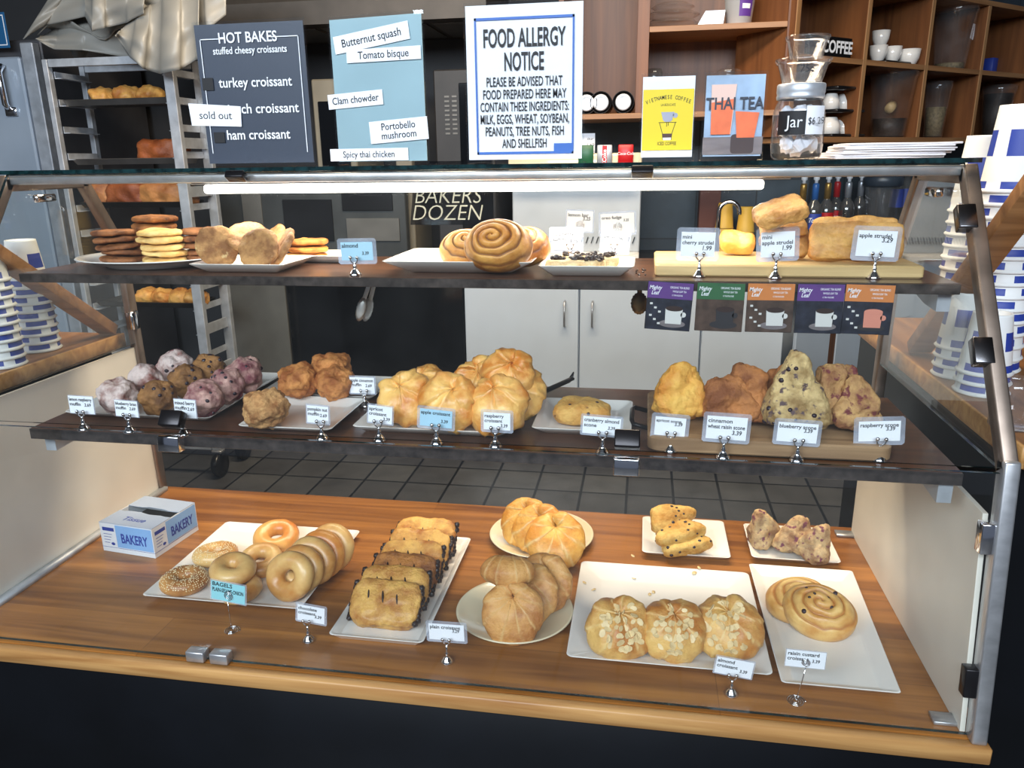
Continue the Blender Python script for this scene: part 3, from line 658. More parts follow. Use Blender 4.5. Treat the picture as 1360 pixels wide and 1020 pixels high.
for px, n, lb in ((960, 9, 'stack behind the tap'), (988, 8, 'stack beside the tap')):
    q = at(px, 330, Y=2.80)
    for i in range(n):
        o = obj('yellow_cup', ym, None, None, (q.x, 2.80, .9315+i*.0185+.121), (PI, 0, i*.4))
        tag(o, 'upturned yellow paper cup, %s in the %s' % ('topmost' if i == n-1 else 'lowest' if i == 0 else ORD[i]+' from the bottom', lb), 'cup', 'yellow cups behind the tap')
q = at(940, 300, Y=2.92); o = obj('brown_carton', box(NB(), -.05, .05, -.06, .06, 0, .44, .002), plain('red_brown_card', (96, 52, 40), .7), None, (q.x, 2.92, .9305), smooth=False); tag(o, 'tall reddish brown carton behind the yellow cups', 'carton')
M['syrup'] = glass('syrup_bottle_glass', (.42, .38, .34), refl=1, base=.08, film=.06)
M['gold'] = plain('gold_cap', (168, 132, 66), .3, .7); M['blue_cap'] = plain('blue_cap', (36, 92, 160), .35); M['silver_cap'] = plain('silver_cap', (170, 174, 182), .3, .6)
for px, cm, lab, lb, dd in ((1063, 'gold', None, 'syrup bottle with gold collar and white pump, first beside the strudels', 0), (1079, 'blue_cap', 'blue', 'syrup bottle with blue cap and blue script label', -.02), (1095, 'gold', 'red', 'syrup bottle with gold collar and red script label', -.01), (1107, 'red', 'red', 'syrup bottle with red cap set behind the gold one', .06), (1122, 'silver_cap', None, 'syrup bottle with silver collar and plain glass', 0), (1138, 'silver_cap', None, 'syrup bottle with silver collar beside the blender', .04)):
    s_, z_ = on_corner(px, 300, .15+dd); P = C(s_, .15+dd, .9305)
    t = thing('syrup_bottle', lb, 'bottle', P, (0, 0, 0), 'syrup bottles on the corner counter')
    zc = .395-.93+.93
    obj('glass_body', lathe(NB(), [(0, 0), (.032, 0), (.036, .006), (.036, .225), (.030, .255), (.015, .28), (.013, .30), (0, .30)], 24), M['syrup'], t)
    obj('cap', lathe(NB(), [(0, .285), (.0155, .285), (.0155, .35), (.013, .358), (0, .36)], 20), M[cm], t)
    obj('pump', lathe(NB(), [(0, .360), (.008, .360), (.008, .372), (.014, .376), (.014, .392), (.010, .398), (0, .399)], 16), M['white_ink'], t)
    if lab:
        L = obj('label', (lambda b: (grid(b, lambda u, v: (.0368*math.sin(-1.2+2.4*u), -.0368*math.cos(-1.2+2.4*u), .150+.072*v), 14, 2), b)[1])(NB()), M[lab], t)
        write('lettering', 'Torani', .030, M['white_ink'], L, z=.192, y=-.0385, shear=.3, sx=.72, bold=.015)
s_, z_ = on_corner(1166, 300, .10); P = C(s_, .10, .9305)
t = thing('blender', 'blender jar with a dark smoky lid beside the syrup bottles', 'blender', P, (0, 0, CA-.3))
obj('base', box(NB(), -.075, .075, -.075, .075, 0, .13, .012, seg=2), M['dark'], t)
obj('jar', lathe(NB(), [(.055, .131), (.058, .131), (.080, .33), (.077, .33), (.055, .135)], 8), M['plastic'], t, smooth=False)
M['lid_dark'] = plain('dark_blue_grey_lid', (44, 54, 66), .35)
obj('lid', lathe(NB(), [(0, .331), (.078, .331), (.092, .338), (.092, .372), (.084, .384), (.03, .388), (0, .388)], 28), M['lid_dark'], t)
s_, z_ = on_corner(1194, 300, .14); P = C(s_, .16, .9305)
for i, (ds, lb) in enumerate(((-.02, 'tall narrow blue and clear bottle next to the blender lid'), (.055, 'second narrow blue bottle by the glass end of the case'))):
    q = C(s_+ds, .16, .9305); t = thing('water_bottle', lb, 'bottle', q)
    obj('glass_body', lathe(NB(), [(0, 0), (.030, 0), (.032, .01), (.032, .30), (.014, .38), (0, .38)], 20), M['syrup'], t)
    obj('wrapper', lathe(NB(), [(.0326, .22), (.0326, .31), (.0322, .312)], 20), M['blue'], t)

# ------------------------------------------------------------------ kitchen side: steel fridge, baking rack, ovens
def sblob(n=3, sx=1, sy=1, sz=1, sub=4, amp=0, freq=1, seed=0, fn=None, amp2=0, freq2=4, flat_z=None, rnd_xy=False):
    """rounded-box blob (superellipsoid, exponent n) with lumpy noise; fn(p) may reshape a point of the unit blob"""
    bm = NB(); bmesh.ops.create_icosphere(bm, subdivisions=sub, radius=1); off = Vector((seed*3.7, seed*1.3, seed*7.1))
    for v in bm.verts:
        d = v.co.copy(); L = ((d.x*d.x+d.y*d.y)**(n/2)+abs(d.z)**n)**(1/n) if rnd_xy else (abs(d.x)**n+abs(d.y)**n+abs(d.z)**n)**(1/n); p = d/L
        if fn: p = fn(p)
        q = Vector((p.x*sx, p.y*sy, p.z*sz))
        if amp: q += d*amp*noise.noise(q*freq+off)
        if amp2: q += d*amp2*1.6*noise.fractal(q*freq2*.6+off, .9, 2.2, 4)
        if flat_z is not None: q.z = max(q.z, flat_z)
        v.co = q
    return bm
M['fridge'] = plain('fridge_door_steel', (168, 180, 194), .35, .25, noise_amt=.1, noise_scale=3)
fx = at(57, 150, Y=2.25).x
t = thing('steel_fridge', 'tall steel fridge with chrome latch handle and blue sticker beside the baking rack', 'fridge', (fx, 2.25, 0))
obj('body', box(NB(), -.85, 0, .06, .80, .04, 1.98, .006), plain('fridge_side', (92, 92, 96), .4, .5, noise_amt=.1), t, smooth=False)
obj('feet', box(NB(), -.80, -.05, .10, .75, 0, .039), M['black'], t)
d = obj('door', box(NB(), -.83, -.075, 0, .055, .12, 1.90, .008), M['fridge'], t, smooth=False)
obj('frame_edge', box(NB(), -.072, -.006, .012, .058, .06, 1.96, .004), M['alum'], t, smooth=False)
hz = at(18, 115, Y=2.25).z; hx = at(18, 115, Y=2.25).x-fx
h = NB(); tube(h, [(-.03+hx, -.012, hz-.10), (-.03+hx, -.035, hz-.08), (-.03+hx, -.04, hz+.06), (-.03+hx, -.012, hz+.09)], .014, 10); box(h, hx-.06, hx+.0, -.012, -.001, hz-.13, hz-.09, .002); obj('handle', h, M['chrome'], d)
M['sticker'] = plain('blue_sticker', (20, 84, 130), .5)
st = at(6, 40, Y=2.25); s = obj('sticker', box(NB(), -.12, .035, -.002, -.0005, -.075, .075, .0005), M['sticker'], d, (st.x-fx-.02, 0, st.z), smooth=False)
obj('sticker_border', (lambda b: ([prism(b, p, -.0028, -.0021) for p in (rect(-.11, .025, .06, .064), rect(-.11, .025, -.064, -.06), rect(.021, .025, -.06, .06))], b)[1])(NB()), M['white_ink'], s, smooth=False)

# baking rack
RX0, RX1, RY0, RY1 = at(73, 150, Y=1.95).x, at(236, 180, Y=1.95).x, 1.95, 2.17
t = thing('baking_rack', 'tall aluminium baking rack on casters holding sheet pans', 'rack', ((RX0+RX1)/2, (RY0+RY1)/2, 0)); ox, oy = (RX0+RX1)/2, (RY0+RY1)/2
a, c, f, g = RX0-ox, RX1-ox, RY0-oy, RY1-oy
for x in (a, c):
    for y in (f, g):
        wpx = .024 if x == a else .044
        obj('post', box(NB(), x-wpx/2, x+wpx/2, y-.014, y+.014, .135, 1.84, .002), M['alum'], t, smooth=False)
        q = NB(); lathe(q, [(0, -.016), (.055, -.016), (.06, -.008), (.06, .008), (.055, .016), (0, .016)], 24); bmesh.ops.rotate(q, verts=q.verts, matrix=Matrix.Rotation(PI/2, 3, 'Y')); bmesh.ops.translate(q, verts=q.verts, vec=(x, y, .0605))
        w = obj('caster', q, M['black'], t); obj('fork', box(NB(), x-.024, x+.024, y-.02, y+.02, .1225, .1345, .002), M['steel'], w)
zr = [at(80, p, Y=1.95).z for p in (104, 141, 178, 214)]
pit = zr[0]-zr[1]; zr = [zr[0]-pit*i for i in range(13)]
for i, z in enumerate(zr):
    for x, s in ((a, 1), (c, -1)):
        if z > .2: obj('rail', prism(NB(), [(x+s*.014, z), (x+s*.045, z), (x+s*.045, z+.003), (x+s*.017, z+.003), (x+s*.017, z+.028), (x+s*.014, z+.028)], f+.016, g-.016), M['alum'], t, smooth=False)
for y in (f, g):
    obj('cross_bar', box(NB(), a+.016, c-.026, y-.012, y+.012, 1.81, 1.84), M['alum'], t, smooth=False)
    obj('cross_bar', box(NB(), a+.016, c-.026, y-.012, y+.012, .136, .165), M['alum'], t, smooth=False)
for z in (.30, .50, .70, .90, 1.10, 1.30, 1.5): obj('side_bar', box(NB(), c-.006, c+.006, f+.016, g-.016, z-.022, z+.022), M['alum'], t, smooth=False)
M['pan'] = plain('sheet_pan', (120, 118, 116), .4, .8, noise_amt=.2); M['pan_dark'] = plain('dark_sheet_pan', (50, 48, 47), .45, .6, noise_amt=.2)
M['loaf'] = food('loaf_crust', (128, 72, 34), (196, 132, 74), 9, .55, .3); M['loaf_dark'] = food('dark_loaf_crust', (110, 52, 24), (158, 86, 42), 8, .5, .3)
M['rack_pastry'] = food('rack_pastry', (170, 104, 44), (226, 172, 92), 14, .5, .3)
def pan(z, lab, m='pan', x0=a+.05, x1=c-.05, gy=0):
    o = thing('sheet_pan', lab, 'sheet pan', (ox, oy, z+.0035), group='sheet pans in the baking rack')
    b = NB(); X0, X1, Y0, Y1 = a+.03+gy, c-.03, f+.02, g-.03
    V = []
    for ins, zz in ((0, .022), (.004, .025), (.012, 0), (.013, .002), (.006, .0235)):
        V.append([b.verts.new(p) for p in ((X0+ins, Y0+ins, zz), (X1-ins, Y0+ins, zz), (X1-ins, Y1-ins, zz), (X0+ins, Y1-ins, zz))])
    def ring(p, q):
        for i in range(4): b.faces.new((p[i], p[(i+1) % 4], q[(i+1) % 4], q[i]))
    ring(V[1], V[0]); ring(V[2], V[0]); ring(V[1], V[3]); b.faces.new(V[2]); b.faces.new(V[3]); bmesh.ops.recalc_face_normals(b, faces=b.faces)
    obj('tray_body', b, M[m], o, smooth=False); return z+.0035+.0025
def on_pan(z, i, px, rx, ry, rz, m, name, lab, cat, group, n=3):
    P = at(px, 200, Y=RY0+.02+ry)
    P = Vector((px, RY0+.035+min(ry, .07), z)) if isinstance(px, float) else Vector((P.x, RY0+.035+min(ry, .07), z))
    o = obj(name, sblob(n, rx, ry, rz, 4, .012, 22, i, amp2=.004, freq2=70, flat_z=-rz*.8), M[m], None, (P.x, P.y, P.z+rz*.8)); tag(o, lab, cat, group)
z = pan(at(160, 140, Y=1.97).z, 'sheet pan with three round buns, upper level of the baking rack')
xs_ = [at(p, 128, Y=2.03).x for p in (136, 167, 198)]
for i, x in enumerate(xs_): on_pan(z, i, float(x), .054, .06, .042, 'rack_pastry', 'bun', 'golden bun on the upper sheet pan, %s' % ['beside the dark fridge side', 'middle one of the row of three', 'against the bright rack post'][i], 'bun', 'buns on the upper sheet pan', 2.3)
z = pan(at(190, 219, Y=1.97).z, 'sheet pan with a square brown loaf just above the case top')
on_pan(z, 5, float(at(217, 205, Y=2.04).x), .10, .07, .055, 'loaf_dark', 'bread_loaf', 'square reddish brown loaf at the bright rack post just above the case', 'bread loaf', 'loaves in the rack', 5)
z = pan(at(190, 277, Y=1.97).z, 'dark sheet pan of loaves seen through the case behind the cookies', 'pan_dark')
for i, (px, w) in enumerate(((135, .07), (172, .10), (222, .12))):
    on_pan(z, 8+i, float(at(px, 262, Y=2.04).x), w, .07, .062, ['loaf', 'loaf_dark', 'loaf'][i], 'bread_loaf', ['small rounded pale loaf at the end of the pan behind the cookies', 'dark loaf between two pale loaves behind the cookies', 'long pale loaf behind the tall cookie stacks'][i], 'bread loaf', 'loaves in the rack', 3.2)
zc = at(230, 409, Y=1.97).z
z = pan(zc-.005, 'dark sheet pan of croissants seen under the top case shelf', 'pan_dark')
for i, px in enumerate((196, 216, 240, 262)):
    on_pan(z, 20+i, float(at(px, 395, Y=2.04).x), .055, .055, .042, 'rack_pastry', 'croissant', ['golden croissant at the edge of the lower dark pan', 'golden croissant, second along the lower dark pan', 'golden croissant, third along the lower dark pan', 'golden croissant beside the rack side bars'][i], 'croissant', 'croissants on the dark pan', 2.2)
# crumpled vinyl cover thrown over the rack
def cover():
    b = NB(); z0 = 1.80
    P0 = lambda px, py, y: at(px, py, Y=y)
    # three sheets of one cover: hem curve and top curve, bulging forward between
    rnd2 = random.Random(3)
    def sheetf(hem, top, y0, bulge, fold, nf, seed):
        def fn(u, v):
            def ev(c):
                k = u*(len(c)-1); i = min(int(k), len(c)-2); w = k-i; w = w*w*(3-2*w); return (c[i][0]*(1-w)+c[i+1][0]*w, c[i][1]*(1-w)+c[i+1][1]*w)
            h, tt = ev(hem), ev(top); px, py = h[0]*(1-v)+tt[0]*v, h[1]*(1-v)+tt[1]*v
            y = y0-bulge*math.sin(PI*min(1, v*.8+.1))-fold*math.sin(u*nf*PI+seed)*(1-v*.6)+.02*noise.noise(Vector((u*5, v*4, seed)))+v*.10
            return at(px, py, Y=y)
        V = grid(b, fn, 44, 22)
    sheetf([(30, 52), (60, 34), (112, 22), (160, 12)], [(72, -14), (100, -30), (130, -40), (165, -40)], 1.99, .05, .015, 3, 1)
    sheetf([(46, 52), (72, 65), (110, 66), (180, 78), (200, 84)], [(62, 44), (80, 30), (112, 16), (150, -10), (200, -20)], 2.00, .03, .012, 4, 2)
    sheetf([(113, 22), (122, 42), (140, 37), (168, 30), (190, 18)], [(112, -12), (122, -30), (140, -40), (168, -44), (196, -40)], 1.90, .06, .02, 3, 5)
    sheetf([(154, 48), (172, 76), (192, 92), (212, 98), (240, 92), (262, 78)], [(164, 36), (182, 16), (200, 6), (216, -8), (240, -20), (264, -30)], 1.84, .05, .03, 5, 3)
    sheetf([(190, 14), (220, 34), (250, 46), (275, 40), (300, 20)], [(186, -20), (215, -36), (245, -40), (270, -40), (300, -40)], 1.92, .04, .02, 4, 4)
    # top and back of the cover, over the rack
    grid(b, lambda u, v: (RX0-.05+(RX1-RX0+.14)*u, RY0+.04+v*.40, z0+.14+.09*math.sin(u*9+v*4)*math.cos(v*5+u*3)+.05*noise.noise(Vector((u*6, v*6, 1)))), 26, 26)
    return b
bm = cover()
o = obj('rack_cover', bm, M['cloth']); tag(o, 'crumpled grey vinyl cover thrown over the top of the baking rack', 'cover')
so = o.modifiers.new('thickness', 'SOLIDIFY'); so.thickness = .004

# ovens and other dark equipment behind the signs
M['beige'] = plain('beige_equipment', (128, 120, 104), .5, .2, noise_amt=.1)
P0, P1 = at(575, 100, Y=2.5), at(655, 100, Y=2.5); ztp = at(600, 92, Y=2.5).z
t = thing('convection_oven', 'dark countertop oven with side vents between the soup list and allergy notice', 'oven', (P0.x, 2.5, .9305))
wO = P1.x-P0.x; hO = ztp-.93
obj('body', box(NB(), 0, wO, 0, .5, .03, hO, .006), M['dark'], t, smooth=False)
obj('feet', box(NB(), .02, wO-.02, .02, .45, 0, .0295), M['black'], t)
b = NB()
for cx in (.05, .085):
    for i in range(9): box(b, cx, cx+.022, -.003, .002, hO-.12-i*.02, hO-.112-i*.02)
obj('vents', b, M['grey_equipment'], t, smooth=False)
obj('glass_door', box(NB(), .12, wO-.01, -.012, -.0005, .06, hO-.06, .002), M['black_gloss'], t, smooth=False)
P0, P1 = at(522, 150, Y=2.52), at(544, 150, Y=2.52); ztp = at(540, 100, Y=2.52).z
t = thing('coffee_brewer', 'narrow grey machine with dark control column beside the soup list', 'machine', (P0.x, 2.52, .9305)); wB = P1.x-P0.x; hB = ztp-.93
obj('body', box(NB(), 0, wB, 0, .3, 0, hB, .004), M['beige'], t, smooth=False)
zk = at(535, 175, Y=2.52).z-.93
obj('control_panel', box(NB(), .006, wB-.006, -.006, -.0005, zk-.10, zk+.075, .001), M['black'], t, smooth=False)
obj('dial', lathe(NB(), [(0, 0), (.02, 0), (.018, .014), (0, .014)], 20), M['chrome'], t, (wB*.5, -.0065, zk), (PI/2, 0, 0))
P0, P1 = at(416, 150, Y=2.55), at(470, 150, Y=2.55); ztp = at(430, 105, Y=2.55).z
t = thing('grey_oven', 'grey beige oven standing between the two menu signs', 'oven', (P0.x, 2.55, .9305)); wB = P1.x-P0.x; hB = ztp-.93
obj('body', box(NB(), 0, wB, 0, .4, .02, hB, .006), M['beige'], t, smooth=False)
obj('feet', box(NB(), .01, wB-.01, .02, .38, 0, .0195), M['black'], t)
obj('door', box(NB(), .03, wB-.03, -.012, -.0005, .10, hB-.10, .003), M['black_gloss'], t, smooth=False)
# dark shelf hood above, and low dark machine seen through the case
P0, P1 = at(545, 55, Y=2.7), at(430, 55, Y=2.7)
t = thing('kitchen_hood', 'dark metal hood high behind the menu signs', 'hood', (-2.0, 2.6, 2.02)); obj('canopy', prism_x(NB(), [(-.1, 0), (.49, 0), (.49, .55), (.2, .55), (-.1, .10)], -.95, .72), plain('hood_metal', (74, 68, 62), .5, .3, noise_amt=.2), t, smooth=False)
b = NB()
for i in range(6): box(b, -.9+i*.27, -.66+i*.27, .0, .4, -.006, -.0005)
obj('filter', b, M['grey_equipment'], t, smooth=False)
xa_, xb_ = at(283, 300, Y=2.44).x, at(540, 300, Y=2.44).x; zt_ = at(400, 236, Y=2.44).z
t = thing('dough_prover', 'low dark metal proving cabinet behind the cookies and cinnamon rolls', 'appliance', (xa_, 2.44, .9305)); wB = xb_-xa_
obj('body', box(NB(), 0, wB, 0, .05, .02, zt_-.93, .004), plain('prover_steel', (70, 72, 72), .4, .4, noise_amt=.25, noise_scale=5), t, smooth=False)
obj('feet', box(NB(), .02, wB-.02, .01, .045, 0, .0195), M['black'], t)
for i, (p0, p1, q0, q1, m_) in enumerate(((325, 345, 250, 300, 'grey_equipment'), (380, 440, 265, 320, 'black'), (455, 520, 245, 280, 'black'), (462, 530, 290, 320, 'grey_equipment'))):
    A, B = at(p0, q1, Y=2.436), at(p1, q0, Y=2.436)
    obj('control_panel' if m_ == 'grey_equipment' else 'glass_door', box(NB(), A.x-xa_, B.x-xa_, -.008, -.0005, A.z-.93, B.z-.93, .001), M[m_], t, smooth=False)

# ------------------------------------------------------------------ signs on top of the case
ZT = TOP+.0055
def sign(name, label, pxl, pxr, pyt, pyb, Y=.47, rz=0, lean=.0, foot=.07):
    L, R_ = at(pxl, pyb, Y=Y), at(pxr, pyb, Y=Y); w = (R_.x-L.x)/math.cos(rz)
    h = at((pxl+pxr)/2, pyt, Y=Y).z-ZT
    t = thing(name, label, 'sign', ((L.x+R_.x)/2, Y, ZT), (0, 0, rz))
    b = NB(); box(b, -w/2, w/2, -.0015, .0, .002, h, .0004); box(b, -w/2, w/2, .0022, .0037, .002, h, .0004)
    hd = obj('acrylic_holder', b, M['acrylic'], t, (0, 0, 0), (-lean, 0, 0), smooth=False)
    obj('holder_foot', box(NB(), -w/2, w/2, .0, foot, 0, .0018, .0004), M['acrylic'], hd, smooth=False)
    return t, w, h
def sheet_in(t, w, h, m, lean=.0, mx=.004, z0=.008, z1=.006):
    s = obj('sheet', box(NB(), -w/2+mx, w/2-mx, .0004, .0018, z0, h-z1), m, t, (0, 0, 0), (-lean, 0, 0), smooth=False); return s
FY = -.0019     # lettering lies just on the holder's face
M['slate_print'] = plain('slate_print', (52, 60, 76), .45)
t, w, h = sign('hot_bakes_sign', 'dark slate menu sign reading HOT BAKES in a clear holder', 277, 420, 25, 222)
s = sheet_in(t, w, h, M['slate_print']); k = h/197
def X(px, c=348.5): return (px-c)*k*1.0
def Zr(py, b=222): return (b-py)*k
for p in (rect(-w*.44, -w*.22, h*.878, h*.884), rect(w*.20, w*.44, h*.878, h*.884), rect(-w*.44, -w*.433, h*.10, h*.884), rect(w*.433, w*.44, h*.10, h*.884)): flat('border_line', p, M['white_ink'], s, FY, .0003)
write_many('lettering', [('HOT BAKES', -w*.01, h*.882, h*.098, dict(bold=.016, fw=w*.52)), ('stuffed cheesy croissants', w*.0, h*.80, h*.068, dict(bold=.012, fw=w*.66)),
    ('turkey croissant', w*.02, h*.585, h*.095, dict(bold=.014, fw=w*.66)), ('spinach croissant', w*.02, h*.405, h*.095, dict(bold=.014, fw=w*.74)), ('ham croissant', -w*.0, h*.225, h*.095, dict(bold=.014, fw=w*.58))], M['white_ink'], s, y=FY)
for p in (rect(-w*.46, -w*.36, h*.54, h*.625), rect(-w*.41, -w*.31, h*.175, h*.25)): flat('black_patch', p, M['ink'], s, FY, .0006)
q = obj('sold_out_slip', prism(NB(), [(-w*.60, h*.30), (-w*.14, h*.285), (-w*.13, h*.425), (-w*.61, h*.455)], FY-.0018, FY-.0008), M['paper'], s, smooth=False)
write('lettering', 'sold out', h*.078, M['ink'], q, x=-w*.37, z=h*.365, y=FY-.002, roll=-.03)

M['pale_blue'] = plain('pale_blue_sheet', (150, 178, 186), .5, noise_amt=.06)
t, w, h = sign('soup_list_sign', 'pale blue soup list with pasted white paper strips in a clear holder', 445, 573, 17, 221, rz=-.16, Y=.46)
s = sheet_in(t, w, h, M['pale_blue'])
for i, (txt, x, z, ww, hh, rl, sz) in enumerate((('Butternut squash', -.04, .845, .80, .115, .12, .074), ('Tomato bisque', .08, .735, .78, .085, .0, .070), ('Clam chowder', -.25, .45, .60, .10, .05, .068), ('Portobello\nmushroom', .20, .235, .62, .15, .06, .068), ('Spicy thai chicken', -.14, .075, .86, .085, .0, .064))):
    q = obj('paper_strip', box(NB(), -w*ww/2, w*ww/2, -.0006, 0, -h*hh/2, h*hh/2), M['paper'], s, (w*x, FY-.0003-.0007*(i % 2), h*z), (0, -rl, 0), smooth=False)
    write('lettering', txt, h*sz, M['ink'], q, y=-.0008, sx=.92, line=.9, bold=.008)

M['notice_blue'] = plain('notice_blue', (44, 96, 176), .5)
t, w, h = sign('food_allergy_sign', 'large white FOOD ALLERGY NOTICE with blue border in a clear holder', 621, 775, 0, 220)
s = sheet_in(t, w, h, M['paper'])
b = NB(); e = .006; x0, x1, z0, z1 = -w*.41, w*.415, h*.06, h*.905
for p in (rect(x0, x1, z0, z0+e*.8), rect(x0, x1, z1-e*.8, z1), rect(x0, x0+e*.6, z0, z1), rect(x1-e*.6, x1, z0, z1)): prism(b, p, FY-.0003, FY)
obj('border', b, M['notice_blue'], s, smooth=False)
write_many('lettering', [('FOOD ALLERGY', 0, h*.775, h*.155, dict(bold=.02, fw=w*.68)), ('NOTICE', 0, h*.632, h*.155, dict(bold=.02, fw=w*.33))]+[(l, 0, h*(.513-.0775*i), h*.082, dict(bold=.010, fw=w*f)) for i, (l, f) in enumerate(zip(('PLEASE BE ADVISED THAT', 'FOOD PREPARED HERE MAY', 'CONTAIN THESE INGREDIENTS:', 'MILK, EGGS, WHEAT, SOYBEAN,', 'PEANUTS, TREE NUTS, FISH', 'AND SHELLFISH'), (.635, .70, .745, .75, .665, .38)))], M['ink'], s, y=FY)
q = obj('blue_badge', prism(NB(), rect(w*.25, w*.41, h*.072, h*.125), FY-.0006, FY), M['notice_blue'], s, smooth=False)

M['yellow'] = plain('yellow_print', (226, 200, 22), .5)
t, w, h = sign('vietnamese_coffee_sign', 'white framed sign with yellow VIETNAMESE COFFEE poster', 848, 921, 97, 217)
s = sheet_in(t, w, h, M['paper'])
y = obj('yellow_poster', prism(NB(), rect(-w*.45, w*.45, h*.13, h*.82), FY-.0003, FY), M['yellow'], s, smooth=False)
rows = []
for i, ch in enumerate('VIETNAMESE COFFEE'):
    u = (i-8)/8; rows.append((ch, w*.38*u, h*(.73-.055*u*u), h*.062, dict(bold=.012, sx=.72, roll=-.30*u)))
write_many('lettering', rows, M['ink'], y, y=FY-.0004); rows = [('LA BOUCAFE', 0, h*.645, h*.04, dict(fw=w*.26)), ('ICED COFFEE', 0, h*.205, h*.055, dict(bold=.01, fw=w*.34))]
write_many('lettering', rows, M['ink'], y, y=FY-.0004)
F2 = FY-.0004
flat('dripper', [[(-w*.12, h*.565), (w*.12, h*.565), (w*.08, h*.47), (w*.05, h*.455), (-w*.05, h*.455), (-w*.08, h*.47)], circ(w*.135, h*.525, w*.045, 12)], plain('drip_grey', (158, 160, 176), .5), y, F2)
b = NB()
for p in ([(-w*.16, h*.45), (w*.16, h*.45), (w*.16, h*.444), (-w*.16, h*.444)], [(-w*.15, h*.45), (-w*.14, h*.45), (-w*.08, h*.32), (-w*.09, h*.32)], [(w*.15, h*.45), (w*.14, h*.45), (w*.08, h*.32), (w*.09, h*.32)], [(-w*.09, h*.32), (-w*.08, h*.32), (-w*.07, h*.25), (-w*.08, h*.25)], [(w*.09, h*.32), (w*.08, h*.32), (w*.07, h*.25), (w*.08, h*.25)], rect(-w*.02, -w*.01, h*.40, h*.45), rect(w*.01, w*.02, h*.41, h*.45)): prism(b, p, F2-.0003, F2)
obj('carafe_outline', b, M['ink'], y, smooth=False)
flat('coffee_fill', [(-w*.085, h*.32), (w*.085, h*.32), (w*.077, h*.275), (-w*.077, h*.275)], plain('coffee_print', (74, 40, 34), .5), y, F2)
flat('milk_fill', [(-w*.075, h*.274), (w*.075, h*.274), (w*.068, h*.245), (-w*.068, h*.245)], M['white_ink'], y, F2)

t, w, h = sign('thai_tea_sign', 'THAI TEA sign with orange iced drinks in a clear holder', 930, 1012, 95, 215)
M['thai_bg'] = plain('thai_sky_print', (160, 182, 208), .45, noise_amt=.25, noise_scale=18); M['thai_wood'] = plain('thai_wood_print', (112, 104, 106), .5, noise_amt=.25, noise_scale=60, stretch=(.2, 1, 1))
M['thai_orange'] = plain('thai_orange_print', (226, 108, 62), .5, noise_amt=.15, noise_scale=40); M['thai_pale'] = plain('thai_pale_print', (226, 190, 176), .5); M['thai_dark'] = plain('thai_dark_print', (58, 42, 42), .5)
s = sheet_in(t, w, h, M['thai_bg'])
flat('wood_table', rect(-w*.48, w*.48, h*.07, h*.27), M['thai_wood'], s, FY)
flat('dark_glass', rrect(-w*.03, w*.34, h*.08, h*.30, .006), M['thai_dark'], s, FY-.0005)
flat('tall_glass', [[(-w*.36, h*.30), (-w*.04, h*.30), (w*.02, h*.86), (-w*.38, h*.86)]], M['thai_pale'], s, FY-.0005)
flat('tall_tea', [(-w*.36, h*.30), (-w*.05, h*.30), (-w*.01, h*.70), (-w*.37, h*.66)], M['thai_orange'], s, FY-.001)
flat('short_tea', [(w*.06, h*.26), (w*.34, h*.26), (w*.40, h*.54), (w*.02, h*.56)], M['thai_orange'], s, FY-.001)
write('lettering', 'THAI TEA', h*.19, plain('thai_ink', (44, 48, 62), .5), s, x=0, z=h*.64, y=FY-.0016, bold=.02, fw=w*.92)

# tip jar with paper slips, two plastic cups on its lid
P = at(1056, 213, Y=.47); k = mpp(P); r = 34*k
t = thing('mason_jar', 'glass mason jar with a black Jar label, full of crumpled paper slips', 'jar', (P.x, .47, ZT))
hJ = at(1056, 112, Y=.47).z-ZT
obj('glass_body', lathe(NB(), [(0, 0), (r*.80, 0), (r*.93, .006), (r*.97, hJ*.2), (r*.96, hJ*.62), (r*.86, hJ*.74), (r*.80, hJ*.78), (r*.80, hJ*.90), (r*.77, hJ*.90), (r*.77, hJ*.77), (r*.83, hJ*.73), (r*.92, hJ*.62), (r*.93, .012), (0, .010)], 48), M['plastic'], t)
obj('lid', lathe(NB(), [(r*.815, hJ*.80), (r*.87, hJ*.80), (r*.885, hJ*.84), (r*.86, hJ*.86), (r*.885, hJ*.89), (r*.885, hJ*.985), (r*.85, hJ), (0, hJ)], 48), M['alum'], t)
def on_cyl(R, a0, a1, z0, z1, n=10):
    b = NB(); grid(b, lambda u, v: (R*math.sin(a0+(a1-a0)*u), -R*math.cos(a0+(a1-a0)*u), z0+(z1-z0)*v), n, 2); return b
q = obj('label', on_cyl(r*.985, -1.0, .12, hJ*.33, hJ*.64), M['ink'], t)
write('lettering', 'Jar', hJ*.22, M['white_ink'], q, x=-r*.32, z=hJ*.49, y=-r*1.0, sx=.9)
q = obj('price_slip', on_cyl(r*.99, .10, .95, hJ*.33, hJ*.70), M['paper'], t)
write('lettering', '$6.29', hJ*.13, M['hand'], q, x=r*.46, z=hJ*.50, y=-r*.99, sx=.72)
def crumple(sd, s):
    b = NB(); bmesh.ops.create_icosphere(b, subdivisions=2, radius=1); R2 = random.Random(sd)
    for v in b.verts: v.co = v.co*s*(.55+.6*R2.random())
    return b
j = 0
for ring_r, z, n in ((r*.45, .028, 5), (r*.50, .056, 6), (0, .02, 1), (r*.42, .083, 5), (0, .066, 1)):
    for i in range(n):
        a = i*2*PI/n+z*40
        if z > .08 and math.sin(a) > .9: continue
        o = obj('paper_slip', crumple(j, r*.33), M['paper'], t, (ring_r*math.cos(a), ring_r*math.sin(a), z), smooth=False); j += 1
z = ZT+hJ+.0005
